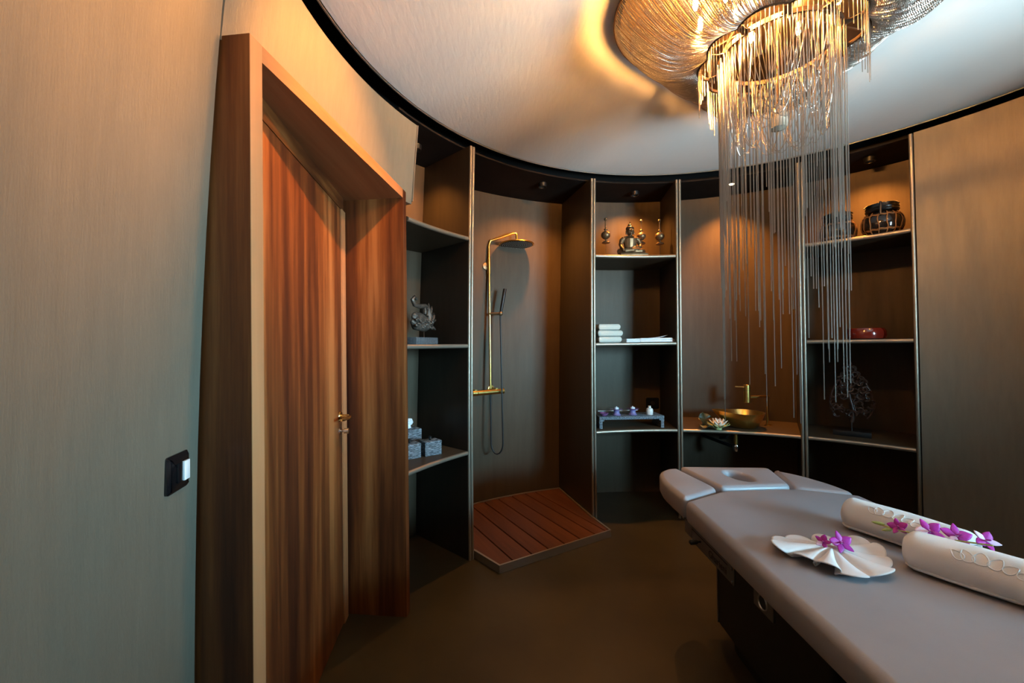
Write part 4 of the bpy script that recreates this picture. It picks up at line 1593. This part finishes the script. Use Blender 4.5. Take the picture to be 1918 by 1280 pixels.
dw = thing('drain_trap', (1.838, 3.38, 0.50), 'brass and black drain trap hanging under the washstand counter', 'drain')
mb = MB().cyl((0, 0, 0.06), (0, 0, 0.186), 0.017, 16)
lobj('tailpiece', mb, 'gold', dw)
mb = MB().lathe([(0.0, 0.0), (0.02, 0.005), (0.026, 0.02), (0.026, 0.055), (0.02, 0.066), (0.0, 0.068)], (0, 0, 0), 18)
lobj('trap', mb, 'chrome', dw)
mb = MB().tube([(0, 0, 0.04), (-0.03, 0.03, 0.045), (-0.06, 0.12, 0.05), (-0.08, 0.30, 0.05), (-0.09, 0.43, 0.05)], 0.014, 12)
mb.tube([(-0.07, -0.03, 0.186), (-0.07, -0.03, 0.15), (-0.085, -0.01, 0.12), (-0.10, 0.06, 0.10)], 0.010, 10)
lobj('waste_pipe', mb, 'black_rubber', dw)

# --- water lily
ll = thing('water_lily', (1.625, 3.240, Z1), 'white water lily bloom with dark leaves beside the gold basin', 'flower')
for ring_, (n, L, el, mt, z0_) in enumerate(((8, 0.085, 0.30, 'lotus_green', 0.012), (9, 0.080, 0.62, 'lotus_white', 0.016), (8, 0.072, 0.95, 'lotus_white', 0.020), (6, 0.058, 1.25, 'lotus_white', 0.024))):
    for k in range(n):
        a = 2 * PI * (k + 0.5 * (ring_ % 2)) / n
        d = Vector((cos(a) * cos(el), sin(a) * cos(el), sin(el)))
        upv = Vector((-cos(a) * sin(el), -sin(a) * sin(el), cos(el)))
        petal(ll, 'petal', mt, Vector((cos(a) * 0.010, sin(a) * 0.010, z0_)), d, upv, L, L * 0.40, 0.30, pointy=1.0)
mb = MB().lathe([(0.0, 0.0), (0.024, 0.0), (0.026, 0.012), (0.016, 0.026), (0.0, 0.028)], (0, 0, 0), 16)
lobj('heart', mb, 'lotus_green', ll)


def pad_leaf(c, r, tilt, az, mt):
    M = Matrix.Rotation(az, 3, 'Z') @ Matrix.Rotation(tilt, 3, 'X')

    def fn(i, j):
        a = 0.25 + (2 * PI - 0.5) * i / 40
        t = j / 8
        rr3 = r * t * (1 + 0.04 * sin(9 * a))
        return M @ Vector((rr3 * cos(a), rr3 * sin(a) + 0, 0.012 * sin(4 * a) * t * t + 0.10 * r * t * t)) + Vector(c)
    o = lobj('leaf', MB().grid(41, 9, fn), mt, ll, sharp=80)
    return solid(o, 0.0012)


pad_leaf((-0.055, 0.105, 0.062), 0.060, rad(62), rad(20), 'leaf_dark')
pad_leaf((-0.075, 0.035, 0.016), 0.062, rad(6), rad(160), 'leaf_pale')


# --- wicker jars
def jar(R, th_, label, s=1.0):
    j = on('netted_jar', R, th_, Z3, label, 'jar', 'black jars in cane netting on the top right shelf')
    body = [(0.0, 0.0), (0.070, 0.0), (0.086, 0.012), (0.106, 0.050), (0.110, 0.085), (0.100, 0.125), (0.082, 0.150), (0.076, 0.156), (0.0, 0.156)]
    mb = MB().lathe([(r_ * s, z_ * s) for r_, z_ in body], (0, 0, 0), 36)
    lobj('body', mb, 'jar_glass', j)
    lidp = [(0.0, 0.157), (0.070, 0.157), (0.086, 0.163), (0.090, 0.172), (0.086, 0.180), (0.089, 0.188), (0.086, 0.196), (0.084, 0.212), (0.060, 0.216), (0.0, 0.217)]
    mb = MB().lathe([(r_ * s, z_ * s) for r_, z_ in lidp], (0, 0, 0), 36)
    ld_ = lobj('lid', mb, 'jar_lid', j)
    mb = MB().tube([Vector((0.088 * s * cos(a), 0.088 * s * sin(a) * 0.4 - 0.045 * s, 0.196 * s + 0.034 * s * sin(a))) for a in frange(0, PI, 12)], 0.004 * s, 8)
    mb.tube([Vector((0.0, -0.088, 0.218)) * s, Vector((0.0, -0.096, 0.18)) * s, Vector((0.0, -0.106, 0.13)) * s], [0.006 * s, 0.008 * s, 0.005 * s], 8)
    obj('clasp', mb, 'jar_lid', ld_, world=False)

    def rz_(z):
        for (r1, z1_), (r2, z2_) in zip(body[:-1], body[1:]):
            if z1_ <= z <= z2_ and z2_ > z1_:
                return r1 + (r2 - r1) * (z - z1_) / (z2_ - z1_)
        return 0.08
    for z in (0.030, 0.036, 0.128, 0.134):
        mb = MB().tube([Vector((cos(a), sin(a), 0)) * (rz_(z) + 0.003) * s + Vector((0, 0, (z + 0.003 * sin(15 * a)) * s)) for a in frange(0, 2 * PI, 60)[:-1]], 0.0026 * s, 6, closed=True)
        lobj('cane_band', mb, 'wicker', j)
    for k in range(15):
        a = 2 * PI * k / 15
        mb = MB().tube([Vector((cos(a + 0.04 * sin(z * 60 + k)), sin(a + 0.04 * sin(z * 60 + k)), 0)) * (rz_(z) + 0.0035) * s + Vector((0, 0, z * s)) for z in frange(0.006, 0.150, 10)], 0.0032 * s, 6)
        lobj('cane_rib', mb, 'wicker', j)
    return j


jar(1.965, 43.2, 'black lidded jar in cane netting on the top shelf, clear of the chains')
jar(2.00, 50.2, 'black lidded jar in cane netting on the top shelf, behind the chains', 0.98)
rb_ = on('lacquer_bowl', 2.02, 46.1, Z2, 'wide dark red lacquer bowl on the middle shelf at the right', 'bowl')
mb = MB().lathe([(0.0, 0.0), (0.095, 0.0), (0.106, 0.006), (0.112, 0.030), (0.110, 0.058), (0.100, 0.076), (0.086, 0.080), (0.080, 0.074), (0.088, 0.05), (0.080, 0.014), (0.0, 0.010)], (0, 0, 0), 48)
lobj('bowl', mb, 'red_lacquer', rb_)

# --- openwork tree carving
tc_ = on('leaf_carving', 2.06, 48.6, Z1, 'dark openwork leaf-shaped wood carving on a black block', 'carving')
mb = MB().box((0, 0, 0.018), (0.215, 0.07, 0.036), bev=0.002)
lobj('block', mb, 'black_metal', tc_)
mb = MB().cyl((0, 0, 0.036), (0, 0, 0.13), 0.004, 8)
lobj('rod', mb, 'black_metal', tc_)
mb = MB()
rr4 = random.Random(11)


def half_w(z):
    # spade outline: z 0 bottom .. 1 top
    return 0.125 * (sin(PI * min(1, (z * 0.92 + 0.06)) ** 0.72)) ** 0.9


H0, HT = 0.10, 0.40
for k in range(120):
    z = rr4.random()
    hw = half_w(z)
    x = rr4.uniform(-1, 1) * hw * 0.92
    if z < 0.12 and abs(x) > 0.03:
        continue
    c = Vector((x, rr4.uniform(-0.012, 0.006), H0 + HT * z))
    a0 = rr4.uniform(0, 2 * PI)
    sc = rr4.uniform(0.016, 0.030)
    pts, rs = [], []
    for i in range(9):
        t = i / 8
        a = a0 + t * 3.6 * (1 if x > 0 else -1)
        q = sc * (1 - 0.62 * t)
        pts.append(c + Vector((q * cos(a), -0.012 * t, q * sin(a))))
        rs.append(0.0068 * (1 - 0.55 * t))
    mb.tube(pts, rs, 6)
for s_ in (-1, 1):
    mb.tube([Vector((s_ * half_w(z) * 0.98, 0, H0 + HT * z)) for z in frange(0.08, 1.0, 24)], [0.006] * 24 + [0.003], 8)
mb.tube([Vector((0.01 * sin(z * 9), 0, H0 + HT * z)) for z in frange(0.0, 0.95, 16)], [0.013 - 0.009 * i / 16 for i in range(17)], 8)
lobj('carved_scrolls', mb, 'carved_wood', tc_, sharp=60)
